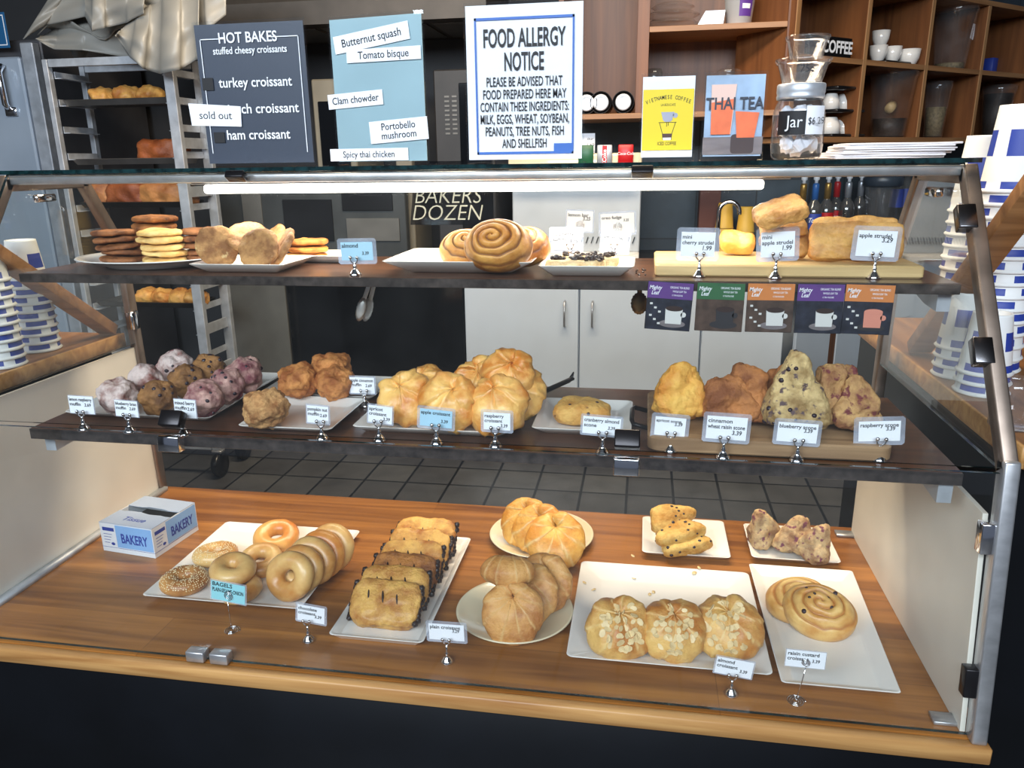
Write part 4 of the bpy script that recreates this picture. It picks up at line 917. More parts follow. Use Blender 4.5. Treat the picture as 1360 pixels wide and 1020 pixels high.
for i, (py0, py1, rt, rb, lb, wr) in enumerate(((112, 83, 33, 24, 'clear plastic cup marked 75 standing on the jar lid', '75¢'), (83, 57, 26, 20, 'clear plastic cup marked 50, topmost above the jar', '50¢'))):
    hh = (py0-py1)*k*1.02; R_, B_ = rt*k, rb*k
    t2 = thing('plastic_cup', lb, 'cup', (P.x+.004*i, .47, z))
    obj('cup_body', lathe(NB(), [(0, 0), (B_, 0), (R_*.93, hh*.78), (R_, hh*.80), (R_, hh*.86), (R_*1.05, hh*.90), (R_*1.05, hh), (R_*1.01, hh), (R_*.9, hh*.8), (B_*.94, .004), (0, .004)], 36), M['plastic'], t2)
    write('lettering', wr, hh*.42, M['hand'], t2, x=0, z=hh*.52, y=-R_*.93)
    z += hh+.0008
# pile of folded white bags
P = at(1168, 212, Y=.50); k = mpp(P)
M['bag'] = plain('white_bag_paper', (232, 228, 230), .6, bump=.2, bump_scale=30)
for i in range(7):
    w_ = 66*k
    b = NB(); box(b, -w_, w_, -.06, .07, 0, .0036, .001)
    bmesh.ops.subdivide_edges(b, edges=b.edges[:], cuts=3)
    for v in b.verts: v.co.z += .002*noise.noise(v.co*30+Vector((i, 0, 0)))*min(1, v.co.z/.0036); v.co.x -= (.006 if v.co.y > 0 else 0)
    o = obj('paper_bag', b, M['bag'], None, (P.x+rnd.uniform(-.006, .006)+.004*i, .50+rnd.uniform(-.006, .006), ZT+.0002+i*.0040), (0, 0, rnd.uniform(-.05, .05)))
    tag(o, 'flat white paper bag, %s of the pile on the case top' % ('topmost' if i == 6 else 'lowest' if i == 0 else ORD[i]+' from the bottom'), 'paper bag', 'paper bags piled on the case')

# ------------------------------------------------------------------ plates and boards
def rect_plate(label, x0, x1, y0, y1, z, h=.018, flare=.020, m='ceramic', rz=0, rc=.010, cut=0, name='serving_plate'):
    w, d = (x1-x0)/2, (y1-y0)/2
    b = NB(); rings = []
    for ins, zz in ((flare+.006, 0), (flare, .0012), (.002, h-.003), (0, h-.0008), (.0012, h), (.004, h-.0004), (flare+.003, .0056), (flare+.010, .005)):
        r = max(.004, rc-ins*.2)
        pts = rrect(-w+ins, w-ins, -d+ins, d-ins, r, 5)
        if cut:
            pts = [(x+(cut*(y/d) if x > 0 else -cut*.25*(y/d)), y) for x, y in pts]
        rings.append([b.verts.new((x, y, zz)) for x, y in pts])
    for p, q in zip(rings, rings[1:]):
        for i in range(len(p)): b.faces.new((p[i], p[(i+1) % len(p)], q[(i+1) % len(p)], q[i]))
    b.faces.new(rings[0][::-1]); b.faces.new(rings[-1]); bmesh.ops.recalc_face_normals(b, faces=b.faces)
    o = obj(name, b, M[m], None, ((x0+x1)/2, (y0+y1)/2, z+.0004), (0, 0, rz), flat_angle=35)
    return tag(o, label, 'plate')
def round_plate(label, x, y, z, r, ry=None, m='cream', h=.018, scallop=0):
    b = NB(); lathe(b, [(0, .001), (r*.55, .001), (r*.58, 0), (r*.62, .001), (r*.64, .004), (r*.97, h-.001), (r, h), (r*.985, h+.002), (r*.95, h), (r*.66, .0065), (r*.55, .005), (0, .005)], 72)
    for v in b.verts:
        if scallop and math.hypot(v.co.x, v.co.y) > r*.93: v.co.z += .0012*math.sin(math.atan2(v.co.y, v.co.x)*72/2)
        if ry: v.co.y *= ry/r
    o = obj('round_plate', b, M[m], None, (x, y, z+.0004)); return tag(o, label, 'plate')
rect_plate('white rectangular platter piled with bagels', -1.611, -1.245, .183, .542, DECK)
rect_plate('long narrow white platter holding the row of chocolate croissants', -1.152, -.958, .106, .542, DECK, flare=.014)
round_plate('cream round plate in front with toasted plain croissants', -.801, .248, DECK, .122)
round_plate('cream round plate near the back edge with golden plain croissants', -.790, .592, DECK, .130)
rect_plate('big white square platter with the almond croissants', -.680, -.308, .100, .460, DECK, .022, .042, rc=.012)
rect_plate('white slanted platter with the raisin custard rolls', -.299, -.088, .085, .505, DECK, .020, .020, cut=.010, rc=.006)
rect_plate('small white square plate with three stacked blueberry scones', -.542, -.338, .529, .722, DECK, .018, .020)
rect_plate('small white square plate with berry scones by the rear post', -.290, -.092, .541, .716, DECK, .018, .020)
rect_plate('white platter under the berry muffins', -1.690, -1.375, .150, .478, SH1, .014, .018)
rect_plate('white square plate with a single crumbly pumpkin muffin', -1.297, -1.113, .112, .305, SH1, .016, .024)
rect_plate('white plate at the shelf back under the apple cinnamon muffins', -1.362, -1.106, .320, .478, SH1, .014, .016)
rect_plate('white platter under the pile of filled croissants', -1.082, -.790, .135, .468, SH1, .016, .018)
rect_plate('small white plate with one cranberry almond scone', -.752, -.573, .163, .350, SH1, .018, .022)
round_plate('oval white plate with beaded rim under the tall cookie stacks', -1.625, .412, SH2, .165, .130, 'ceramic', .020, 1)
rect_plate('white square plate with leaning nut cookies', -1.468, -1.262, .290, .450, SH2, .020, .026)
rect_plate('white plate behind with three flat peanut cookies', -1.345, -1.178, .458, .575, SH2, .018, .018)
rect_plate('white deep-rimmed platter with the cinnamon rolls', -1.062, -.768, .295, .525, SH2, .028, .046)
rect_plate('small white dish with chocolate topped bars', -.757, -.578, .292, .440, SH2, .022, .024)
def board(label, x0, x1, y0, y1, z, t, m, rc):
    b = NB(); rings = []
    for ins, zz in ((.003, 0), (0, .003), (0, t-.003), (.003, t)):
        rings.append([b.verts.new((x, y, zz)) for x, y in rrect(-(x1-x0)/2+ins, (x1-x0)/2-ins, -(y1-y0)/2+ins, (y1-y0)/2-ins, rc, 6)])
    for p, q in zip(rings, rings[1:]):
        for i in range(len(p)): b.faces.new((p[i], p[(i+1) % len(p)], q[(i+1) % len(p)], q[i]))
    b.faces.new(rings[0][::-1]); b.faces.new(rings[-1]); bmesh.ops.recalc_face_normals(b, faces=b.faces)
    t_ = thing('wooden_board', label, 'board', ((x0+x1)/2, (y0+y1)/2, z+.0004)); obj('board', b, M[m], t_, flat_angle=35); return t_
bd = board('weathered wooden board with an iron handle under the scones', -.545, -.150, .118, .400, SH1, .026, 'rustic', .022)
h = NB(); tube(h, [(-.197, -.06, .014), (-.222, -.06, .020), (-.226, -.04, .022), (-.226, .02, .022), (-.222, .04, .020), (-.197, .04, .014)], .0045, 8); obj('handle', h, M['dark_clip'], bd)
h = NB(); tube(h, [(.197, -.06, .014), (.218, -.06, .020), (.222, -.04, .022), (.222, .02, .022), (.218, .04, .020), (.197, .04, .014)], .0045, 8); obj('handle', h, M['dark_clip'], bd)
board('pale maple board under the strudels', -.540, -.072, .325, .545, SH2, .022, 'maple', .006)
ZD, Z1, Z2 = DECK+.006, SH1+.006, SH2+.006
ZB1, ZB2 = SH1+.0268, SH2+.0228

# ------------------------------------------------------------------ baked goods: shapes
def crescent(R, r, arc=300, nseg=7, ridge=.16, taper=.55, zs=.85, amp=.004, seed=0, nu=90, nv=26, tip=.0, hub=0, wob=1):
    b = NB(); L = b.verts.layers.float.new('crust'); off = Vector((seed*5.1, seed*2.3, seed*1.7)); cr = {}
    A = rad(arc)/2; tip = .011 if arc > 300 else 0
    def fn(u, v):
        t = 2*u-1; a = -PI/2+t*A; at_ = abs(t)
        s = at_*nseg/2+.5+.16*wob*math.sin(v*2*PI+seed)+.22*wob*noise.noise(Vector((t*3, math.cos(v*2*PI)*.8, seed*1.7))); fr = s % 1
        k = 1-taper*at_**2.2
        end = max(.02, 1-at_**14)**.5
        rr = r*k*end*(1+ridge*(.55-fr))*(1+.05*noise.noise(Vector((t*4, seed, 0))))
        w = v*2*PI; rad_ = Vector((math.cos(a), math.sin(a), 0))
        RR = R
        p = RR*rad_+rr*(math.cos(w)*rad_+math.sin(w)*zs*Vector((0, 0, 1)))+Vector((0, 0, tip*t*at_**3))
        p.y += hub*max(0, 1-math.hypot(p.x, p.y)/(R+r))**1.0
        p += p.normalized()*amp*noise.noise(p*45+off)+Vector((0, 0, amp*.6*noise.noise(p*30-off)))
        cr[(round(u, 4), round(v, 4))] = min(1, .12+fr/.16)*(.8+.2*min(1, (1-fr)/.1))
        return p
    V = grid(b, fn, nu, nv, cv=True, capu=True)
    for i, row in enumerate(V):
        for j, vv in enumerate(row): vv[L] = cr[(round(i/(nu-1), 4), round(j/nv, 4))]
    return b
def bagel_bm(R=.0355, r=.0200, seed=0):
    b = NB(); off = Vector((seed*3, seed, 0))
    def fn(u, v):
        a, w = u*2*PI, v*2*PI; rr = r*(1+.07*noise.noise(Vector((math.cos(a)*1.3, math.sin(a)*1.3, seed)))); c = Vector((math.cos(a), math.sin(a), 0))
        R_ = R*(1+.05*math.sin(a*2+seed))
        p = c*(R_+rr*math.cos(w)*(1.0 if math.cos(w) > 0 else 1.12))+Vector((0, 0, rr*.95*math.sin(w)))
        return p+p.normalized()*.0012*noise.noise(p*50+off)
    grid(b, fn, 56, 24, cu=True, cv=True); return b
def cookie_bm(R=.052, h=.007, seed=0, rough=.0018):
    return sblob(3.2, R, R*(1+.04*math.sin(seed)), h, 5 if rough > .002 else 4, .0022, 28, seed, amp2=rough, freq2=80, rnd_xy=True)
def muffin_bm(R=.038, H=.04, seed=0, rough=.002):
    def fn(p):
        r = 1+.22*p.z if p.z < 0 else 1-.02*p.z
        return Vector((p.x*r, p.y*r, p.z))
    return sblob(2.3, R, R, H, 5, .006, 38, seed, fn, rough*1.3, 90, rnd_xy=True)
def scone_bm(w=.05, d=.03, h=.05, seed=0, top=.78, n=3.0, rough=.0022, skew=0):
    def fn(p):
        k = 1-top*(p.z+1)/2
        return Vector((p.x*k*1.15+skew*(p.z+1)/2, p.y*(1-.45*(p.z+1)/2), p.z))
    return sblob(n, w, d, h, 5, .008, 30, seed, fn, rough*1.5, 80)
def spiral_bm(R=.06, H=.045, turns=4, gd=.006, seed=0, sq=1.0, dome=2.4, nu=52, nv=96):
    b = NB(); L = b.verts.layers.float.new('crust'); off = Vector((seed*2.1, seed*4.2, 0)); rings = []
    for i in range(nu+1):
        u = i/nu; row = []
        for j in range(nv):
            a = j/nv*2*PI
            if i == 0 and j > 0: break
            ph = (u*turns-a/(2*PI)+.22*noise.noise(Vector((u*3*math.cos(a), u*3*math.sin(a), seed*3.3)))) % 1; g = min(ph, 1-ph); ed = 1-u**8
            z = H*max(0, 1-u**dome)**.5*(1-.12*u) + gd*(math.sin(PI*ph)**.6-.75)*ed
            r = R*u*(1+.03*math.sin(a*2+seed)) if u < 1 else R
            p = Vector((r*math.cos(a), r*math.sin(a)*sq, z)); p.z += .003*noise.noise(p*28+off)*ed
            v = b.verts.new(p); v[L] = min(1, g/.2); row.append(v)
        rings.append(row)
    low = []
    for k, (f, z) in enumerate(((1.0, -.006), (.97, -.014), (.85, -.018))):
        row = [b.verts.new((R*f*math.cos(j/nv*2*PI), R*f*math.sin(j/nv*2*PI)*sq, z)) for j in range(nv)]
        for v in row: v[L] = .9
        low.append(row)
    allr = rings+low
    for p, q in zip(allr, allr[1:]):
        for j in range(nv):
            j2 = (j+1) % nv
            if len(p) == 1: b.faces.new((p[0], q[j], q[j2]))
            else: b.faces.new((p[j], q[j], q[j2], p[j2]))
    b.faces.new(low[-1][::-1]); bmesh.ops.recalc_face_normals(b, faces=b.faces); return b
def scatter(mesh_obj, n, cond, make, seed=0):
    """small pieces lying on the surface, as one mesh; make(bm, P, normal, rng) adds one piece"""
    R2 = random.Random(seed); fs = [p for p in mesh_obj.data.polygons if cond(p.center, p.normal)]; b = NB()
    if not fs: return b
    ws = [p.area for p in fs]
    for p in R2.choices(fs, ws, k=n): make(b, p.center.copy(), p.normal.copy(), R2)
    return b
def seed_piece(L, Wd, Tt):
    def mk(b, P, n, R2):
        q = n.to_track_quat('Z', 'Y').to_matrix() @ Matrix.Rotation(R2.uniform(0, 6.28), 3, 'Z') @ Matrix.Rotation(R2.uniform(-.5, .5), 3, 'X')
        s = R2.uniform(.75, 1.2)
        top = [b.verts.new(P+q @ Vector((L*s*math.cos(a), Wd*s*math.sin(a), Tt*1.6))) for a in (2*PI*k/7 for k in range(7))]
        bot = [b.verts.new(P+q @ Vector((L*s*math.cos(a), Wd*s*math.sin(a), -Tt*.4))) for a in (2*PI*k/7 for k in range(7))]
        b.faces.new(top)
        for k in range(7): b.faces.new((bot[k], bot[(k+1) % 7], top[(k+1) % 7], top[k]))
    return mk
_sp = bpy.data.meshes.new('berry'); _b = NB(); bmesh.ops.create_icosphere(_b, subdivisions=2, radius=1); _b.to_mesh(_sp); _b.free(); _sp.polygons.foreach_set('use_smooth', [True]*len(_sp.polygons))
def berries(root, n, cond, r, m, name='berry', seed=0):
    R2 = random.Random(seed); fs = [p for p in root.data.polygons if cond(p.center, p.normal)]
    me = bpy.data.meshes.get('berry_'+m.name)
    if not me: me = _sp.copy(); me.name = 'berry_'+m.name; me.materials.append(m)
    put_ = []
    for t in range(n*12):
        p = R2.choices(fs, [q.area for q in fs])[0]
        if all((p.center-q).length > r*2.3 for q in put_):
            put_.append(p.center.copy()); o = bpy.data.objects.new(name, me); COL.objects.link(o); o.parent = root
            s = r*R2.uniform(.65, 1.15); o.location = p.center-p.normal*s*.45; o.scale = (s, s*R2.uniform(.8, 1.1), s*.9)
            if len(put_) >= n: break
# crusts
M['bagel'] = food('bagel_crust', (196, 132, 64), (228, 186, 118), 11, .36, .08, coat=.25)
M['bagel_dark'] = food('bagel_dark_crust', (200, 122, 50), (224, 166, 90), 10, .36, .08, coat=.25)
M['bagel_brown'] = food('bagel_brown_crust', (150, 92, 40), (202, 146, 80), 12, .4, .1, coat=.15)
M['sesame'] = plain('sesame', (238, 220, 176), .5)
M['choc_croissant'] = food('choc_croissant_crust', (172, 106, 38), (230, 178, 92), 26, .4, .8, 90, coat=.2, spread=(.34, .62))
M['choc_brown'] = food('choc_croissant_brown_crust', (122, 68, 26), (190, 124, 58), 30, .45, 1, 90, coat=.1)
M['chocolate'] = plain('chocolate', (40, 24, 20), .35, noise_amt=.4, noise_scale=120, bump=.5, bump_scale=160)
M['plain_croissant'] = food('plain_croissant_crust', (178, 112, 50), (222, 164, 92), 18, .42, .6, 120, groove=(220, 180, 118), coat=.15)
M['golden_croissant'] = food('golden_croissant_crust', (212, 138, 44), (236, 180, 86), 18, .4, .5, 120, groove=(244, 214, 146), coat=.25)
M['filled'] = food('filled_croissant_crust', (212, 128, 42), (250, 198, 112), 16, .36, .4, 90, groove=(226, 172, 90), coat=.35)
M['almond_croissant'] = food('almond_croissant_crust', (186, 116, 44), (230, 184, 104), 15, .42, .5, 90, groove=(236, 204, 136), coat=.2)
M['almond'] = plain('almond_flake', (222, 194, 142), .5, noise_amt=.12, noise_scale=90)
M['raisin_roll'] = food('raisin_roll_crust', (206, 146, 72), (232, 190, 116), 16, .38, .3, 90, groove=(176, 110, 48), coat=.3)
M['cinn_roll'] = food('cinnamon_roll_crust', (176, 108, 42), (228, 170, 88), 16, .38, .4, 90, groove=(112, 62, 30), coat=.3)
M['apricot_scone'] = food('apricot_scone_crust', (216, 138, 44), (246, 192, 92), 20, .55, 1, 70, coat=.05)
M['wheat_scone'] = food('wheat_scone_crust', (130, 72, 32), (192, 124, 66), 22, .6, 1, 80)
M['blue_scone'] = food('blueberry_scone_crust', (150, 118, 70), (226, 196, 138), 26, .55, 1, 80, spots=(92, 72, 74), spot_scale=52, spot_size=.32)
M['rasp_scone'] = food('raspberry_scone_crust', (142, 92, 58), (206, 162, 104), 26, .6, 1, 80, spots=(120, 56, 56), spot_scale=46, spot_size=.36)
M['berry_scone'] = food('berry_scone_crust', (150, 112, 80), (226, 196, 146), 28, .6, 1, 80, spots=(124, 66, 84), spot_scale=46, spot_size=.34)
M['cran_scone'] = food('cranberry_scone_crust', (200, 136, 56), (236, 188, 104), 22, .55, .8, 80, spots=(90, 40, 34), spot_scale=36, spot_size=.2)
M['slice_scone'] = food('slice_scone_crust', (190, 134, 50), (236, 196, 112), 24, .55, .8, 80)
M['lemon_muffin'] = food('sugared_muffin_crust', (134, 72, 60), (222, 200, 192), 30, .7, .8, 90, spots=(120, 44, 52), spot_scale=32, spot_size=.24, spread=(.36, .56))
M['bran_muffin'] = food('bran_muffin_crust', (100, 62, 30), (168, 118, 66), 24, .6, 1, 90)
M['mixed_muffin'] = food('mixed_muffin_crust', (120, 56, 66), (216, 172, 158), 26, .6, 1, 90, spots=(128, 44, 60), spot_scale=34, spot_size=.26)
M['cinn_muffin'] = food('cinnamon_muffin_crust', (158, 88, 36), (220, 148, 80), 30, .6, 1.2, 90)
M['pumpkin_muffin'] = food('pumpkin_muffin_crust', (150, 98, 52), (216, 166, 108), 44, .75, 1.4, 120)
M['berry_dark'] = plain('dark_berry', (40, 26, 36), .35)
M['raisin'] = plain('raisin', (52, 32, 34), .5)
M['choc_cookie'] = food('choc_chip_cookie_crust', (112, 62, 26), (176, 112, 56), 30, .6, 1, 90, spots=(50, 30, 22), spot_scale=44, spot_size=.24)
M['sugar_cookie'] = food('sugar_cookie_crust', (208, 160, 86), (238, 206, 136), 26, .6, .6, 90)
M['molasses_cookie'] = food('molasses_cookie_crust', (104, 58, 28), (160, 102, 58), 26, .55, .8, 90)
M['nut_cookie'] = food('nut_cookie_crust', (140, 92, 48), (198, 148, 90), 34, .6, 1.2, 70, spots=(224, 190, 132), spot_scale=34, spot_size=.2)
M['peanut_cookie'] = food('peanut_cookie_crust', (176, 102, 36), (228, 160, 74), 24, .6, .9, 90)
M['strudel'] = food('strudel_crust', (168, 108, 46), (222, 168, 92), 18, .45, .8, 70, coat=.1)
M['gold_strudel'] = food('golden_strudel_crust', (222, 150, 52), (248, 200, 104), 18, .4, .5, 70, coat=.2)
M['bar_base'] = food('bar_base', (190, 156, 106), (232, 208, 164), 40, .7, 1, 120)
def put(name, bm, m, label, cat, P, rot=(0, 0, 0), group=None, scale=None):
    if isinstance(P, tuple) and P[0] > 30:                # (place in the photo, place in the photo, height of the surface it rests on)
        q = Euler(tuple(rad(a) for a in rot)).to_matrix(); P = at(P[0], P[1], Z=P[2]+.0006-min((q @ v.co).z for v in bm.verts)*(scale or 1))
    o = obj(name, bm, M[m] if isinstance(m, str) else m, None, P, tuple(rad(a) for a in rot))
    if scale: o.scale = (scale,)*3
    return tag(o, label, cat, group)

# ------------------------------------------------------------------ deck: bagels
ZP = DECK+.0054
up = lambda c, n: n.z > .25
def sesame_on(o, sd): obj('sesame_seeds', scatter(o, 420, lambda c, n: n.z > .1, seed_piece(.0017, .0011, .0006), sd), M['sesame'], o, smooth=False)['kind'] = 'stuff'
G = 'bagels on the deck platter'; zb_ = ZP+.0185
o = put('bagel', bagel_bm(seed=1), 'bagel_brown', 'brown sesame bagel lying at the platter corner behind the bagel card', 'bagel', at(245, 771, Z=zb_), (4, 3, 20), G, .9); sesame_on(o, 1)
o = put('bagel', bagel_bm(seed=2), 'bagel', 'sesame bagel lying behind, closest to the blue bakery box', 'bagel', at(286, 736, Z=zb_), (-3, 4, 70), G, .92); sesame_on(o, 2)
put('bagel', bagel_bm(seed=3), 'bagel', 'plain bagel lying under another plain one behind the bagel card', 'bagel', at(317, 781, Z=zb_), (0, 0, 0), G, .92)
put('bagel', bagel_bm(.033, .0215, seed=4), 'bagel', 'pale plain bagel lying on top of another behind the bagel card', 'bagel', at(309, 756, Z=zb_+.037), (8, -3, 40), G, .92)
put('bagel', bagel_bm(seed=5), 'bagel', 'plain bagel mostly hidden behind the standing row and the stacked pair', 'bagel', at(346, 744, Z=zb_+.006), (14, 6, 10), G, .92)
put('bagel', bagel_bm(seed=6), 'bagel_dark', 'darker orange bagel lying at the back of the platter', 'bagel', at(367, 713, Z=zb_+.012), (16, 10, 0), G, .98)
A_, B_ = at(385, 765, Z=ZP+.054), at(440, 727, Z=ZP+.052)
for i, lb in enumerate(('plain bagel standing upright at the front with its hole facing forward', 'plain bagel standing second in the leaning row', 'plain bagel standing third in the leaning row, edge showing', 'darker plain bagel standing fourth in the leaning row', 'last plain bagel of the leaning row at the back platter edge')):
    f = i/4; P = A_*(1-f)+B_*f
    put('bagel', bagel_bm(seed=7+i), 'bagel_dark' if i == 3 else 'bagel', lb, 'bagel', P, (68, 0, -10+6*i), G, [1, .96, 1, .98, .98][i])
# chocolate croissants
G = 'chocolate croissants in the narrow platter'
cx = -1.056
for i, lb in enumerate(('chocolate croissant at the front with three dark slits', 'pale chocolate croissant tucked behind the front one', 'rough brown chocolate croissant, third from the front', 'golden chocolate croissant, fourth from the front', 'golden chocolate croissant, fifth from the front', 'chocolate croissant at the very back of the row')):
    Y = .185+i*.057
    o = put('chocolate_croissant', sblob(4.2, .073, .049, .019, 5, .004, 30, i+1, amp2=.0016, freq2=110), 'choc_brown' if i == 2 else 'choc_croissant', lb, 'pastry', (cx+.001*i-.002*(i % 2), Y, ZP+.041), (42, 0, [-1, 2, -2, 1, -2, 2][i]), G)
    for s in (-1, 1):
        c = NB(); R2 = random.Random(i*2+s)
        for k in range(9):
            bmesh.ops.create_icosphere(c, subdivisions=1, radius=.0075, matrix=Matrix.Translation((s*(.0695+R2.uniform(-.001, .003)), -.036+k*.009, R2.uniform(-.006, .006))))
        obj('chocolate_filling', c, M['chocolate'], o)
    for k in range(3):
        b = NB(); bmesh.ops.create_icosphere(b, subdivisions=3, radius=1)
        for v in b.verts: v.co = Vector((v.co.x*.0022, v.co.y*.013, v.co.z*.003))
        obj('slit', b, M['chocolate'], o, (-.034+k*.030, .008, .0192), (0, 0, .22))
# plain croissants on the two cream plates
G = 'toasted plain croissants on the front cream plate'
KR = dict(nseg=9, ridge=.07, taper=.42, amp=.003, hub=.026)
put('plain_croissant', crescent(.031, .036, 392, seed=1, zs=.58, **KR), 'plain_croissant', 'toasted round plain croissant facing forward on the front cream plate', 'croissant', (681, 812, ZP), (60, 0, 4), G, .97)
put('plain_croissant', crescent(.031, .035, 392, seed=2, zs=.5, **KR), 'plain_croissant', 'plain croissant leaning behind the forward-facing one, front cream plate', 'croissant', (702, 786, ZP), (58, 0, -8), G)
put('plain_croissant', crescent(.031, .035, 390, seed=3, zs=.5, **KR), 'plain_croissant', 'plain croissant at the back, peeking out beside the others on the front plate', 'croissant', (722, 772, ZP), (62, 0, -14), G)
bm = crescent(.062, .031, 88, seed=4, zs=.85, nseg=5, ridge=.08, taper=.3, amp=.003, nu=60); bmesh.ops.translate(bm, verts=bm.verts, vec=(0, .058, 0))
put('plain_croissant', bm, 'plain_croissant', 'plain croissant lying across the top of the leaning ones', 'croissant', at(675, 757, Z=ZP+.118), (16, 0, 3), G, 1.05)
G = 'golden plain croissants on the rear cream plate'
for i, (px, py, rz, lb) in enumerate(((738, 716, 6, 'golden plain croissant facing forward on the rear cream plate'), (716, 701, -12, 'golden plain croissant in the middle of the rear cream plate'), (698, 692, -20, 'golden plain croissant at the back edge of the rear cream plate'))):
    put('plain_croissant', crescent(.033, .040, 392, seed=5+i, zs=.66, **KR), 'golden_croissant', lb, 'croissant', (px, py, ZP), (48 if i == 0 else 54, 0, rz), G, 1.0 if i == 0 else .92)
# almond croissants
G = 'almond croissants on the big platter'
for i, (px, py, rz, lb) in enumerate(((822, 832, 14, 'almond croissant beside the cream plates, open end in front'), (894, 836, 2, 'middle almond croissant on the big platter'), (967, 832, -10, 'browner almond croissant behind the almond price card'))):
    o = put('almond_croissant', crescent(.022, .038, 400, 9, .08, .30, .8, .007, seed=11+i, hub=.02, wob=1.8), 'almond_croissant', lb, 'croissant', (px, py, ZP), (46, 0, rz), G, [1.08, 1.06, 1.12][i])
    obj('almond_flakes', scatter(o, 64, lambda c, n: n.z > .25 and math.hypot(c.x*1.15, c.y+.006) < .042, seed_piece(.0068, .0048, .0007), 20+i), M['almond'], o, smooth=False)['kind'] = 'stuff'
for i, (px, py) in enumerate(((776, 779), (788, 784), (842, 768), (863, 788), (868, 785), (922, 766), (928, 762), (840, 750))):
    o = obj('almond_crumb', (lambda b: (seed_piece(.006, .0042, .0008)(b, Vector((0, 0, .0006)), Vector((0, 0, 1)), random.Random(i)), b)[1])(NB()), M['almond'], None, at(px, py, Z=DECK+.0095))
    q = o.location; 
    dx, dy = min(abs(q.x+.680), abs(q.x+.308)), .460-q.y
    o.location.z = ZP+max(0, (.045-min(dx, dy))/.042)*.0165+.0006
    tag(o, 'loose almond flake lying on the big white platter', 'almond flake', 'loose almond flakes')
# raisin custard rolls
G = 'raisin custard rolls on the slanted platter'
o = put('raisin_custard_roll', spiral_bm(.070, .040, 3.4, .008, 1, .84), 'raisin_roll', 'pale spiral raisin roll leaning forward over its neighbour', 'pastry', at(1088, 812, Z=ZP+.036), (24, 8, -25), G)
berries(o, 7, lambda c, n: n.z > .6 and math.hypot(c.x, c.y) < .042, .0052, M['raisin'], 'raisin', 4)
put('raisin_custard_roll', spiral_bm(.066, .036, 3.2, .008, 2, .86), 'raisin_roll', 'spiral raisin roll underneath at the back of the slanted platter', 'pastry', (1060, 797, ZP), (10, -6, 20), G)
# scones at the back of the deck
G = 'blueberry scones on the small plate'
dk = lambda c, n: n.z > -.2
for i, (px, py, dz, rx, rz, lb) in enumerate(((912, 722, .020, 6, 8, 'blueberry scone at the front of the small plate'), (902, 706, .042, 14, 12, 'blueberry scone leaning in the middle of the small plate'), (892, 686, .060, 26, 26, 'blueberry scone leaning at the back of the small plate'))):
    o = put('blueberry_scone', sblob(3, .056, .032, .019, 4, .005, 32, 30+i, lambda p: Vector((p.x*(1-.25*p.y), p.y*(1-.4*p.x), p.z)), .0018, 110), 'slice_scone', lb, 'scone', (px, py, ZP+[0, .022, .040][i]), (rx, -8, rz), G)
    berries(o, 12, lambda c, n: n.z > -.3, .0045, M['berry_dark'], 'berry', i)
G = 'berry scones by the rear post'
for i, (px, py, sx, rx, ry, rz, lb) in enumerate(((1013, 702, .040, -8, -10, 24, 'upright oval berry scone at the plate edge away from the post'), (1060, 712, .056, -14, 6, -6, 'broad triangular berry scone in the middle of its plate'), (1084, 720, .042, -10, 16, -30, 'berry scone half hidden behind the broad triangular one'))):
    put('berry_scone', scone_bm(sx, .034, .044, 40+i, .55 if i == 0 else .72), 'berry_scone', lb, 'scone', (px, py, ZP), (rx, ry, rz), G)

# ------------------------------------------------------------------ middle shelf
ZM = SH1+.0054
G = 'berry muffins on the platter'
mz = ZM+.032
for i, (px, py, kind, lb) in enumerate(((158, 527, 'lemon', 'sugar-dusted muffin at the front corner behind the lemon raspberry card'), (210, 529, 'bran', 'bran muffin with large dark berries at the front, middle of the row'), (271, 530, 'mixed', 'pink mixed berry muffin at the front behind its card'),
    (193, 508, 'lemon', 'pink sugar-dusted muffin in the second row, half hidden'), (247, 507, 'bran', 'dark bran muffin in the second row'), (302, 513, 'mixed', 'pink berry muffin in the second row, platter edge'),
    (232, 488, 'lemon', 'large sugar-dusted muffin with red top at the back'), (278, 493, 'bran', 'small bran muffin at the back of the platter'), (326, 498, 'mixed', 'pale pink berry muffin at the back platter corner'))):
    dz = 0 if i < 3 else (.006 if i < 6 else .014)
    R_ = [.037, .035, .036, .033, .034, .034, .038, .033, .038][i]
    o = put('muffin', muffin_bm(R_, .036, 50+i), kind+'_muffin', lb, 'muffin', (px, py, ZM+dz), ((-14 if i == 6 else 10)+i % 3*4, (i % 4-1.5)*6, i*40), G)
    if kind != 'lemon' or i == 6: berries(o, 15 if kind == 'bran' else 9, lambda c, n: c.z > -.018, .0052 if kind == 'bran' else .0048, M['berry_dark'], 'berry', 60+i)
o = put('muffin', muffin_bm(.041, .036, 61, .0032), 'pumpkin_muffin', 'single crumbly pumpkin nut muffin alone on its square plate', 'muffin', (353, 543, ZM), (8, 0, 0))
G = 'apple cinnamon muffins at the shelf back'
for i, (px, py, dz, lb) in enumerate(((397, 507, 0, 'cracked orange apple cinnamon muffin beside the berry muffins'), (444, 509, 0, 'orange apple cinnamon muffin in front of another, by its card'), (440, 490, .012, 'apple cinnamon muffin rising behind the front pair'))):
    put('muffin', muffin_bm(.041, .036, 70+i, .003), 'cinn_muffin', lb, 'muffin', (px, py, ZM+dz), (6, 0, i*50), G)
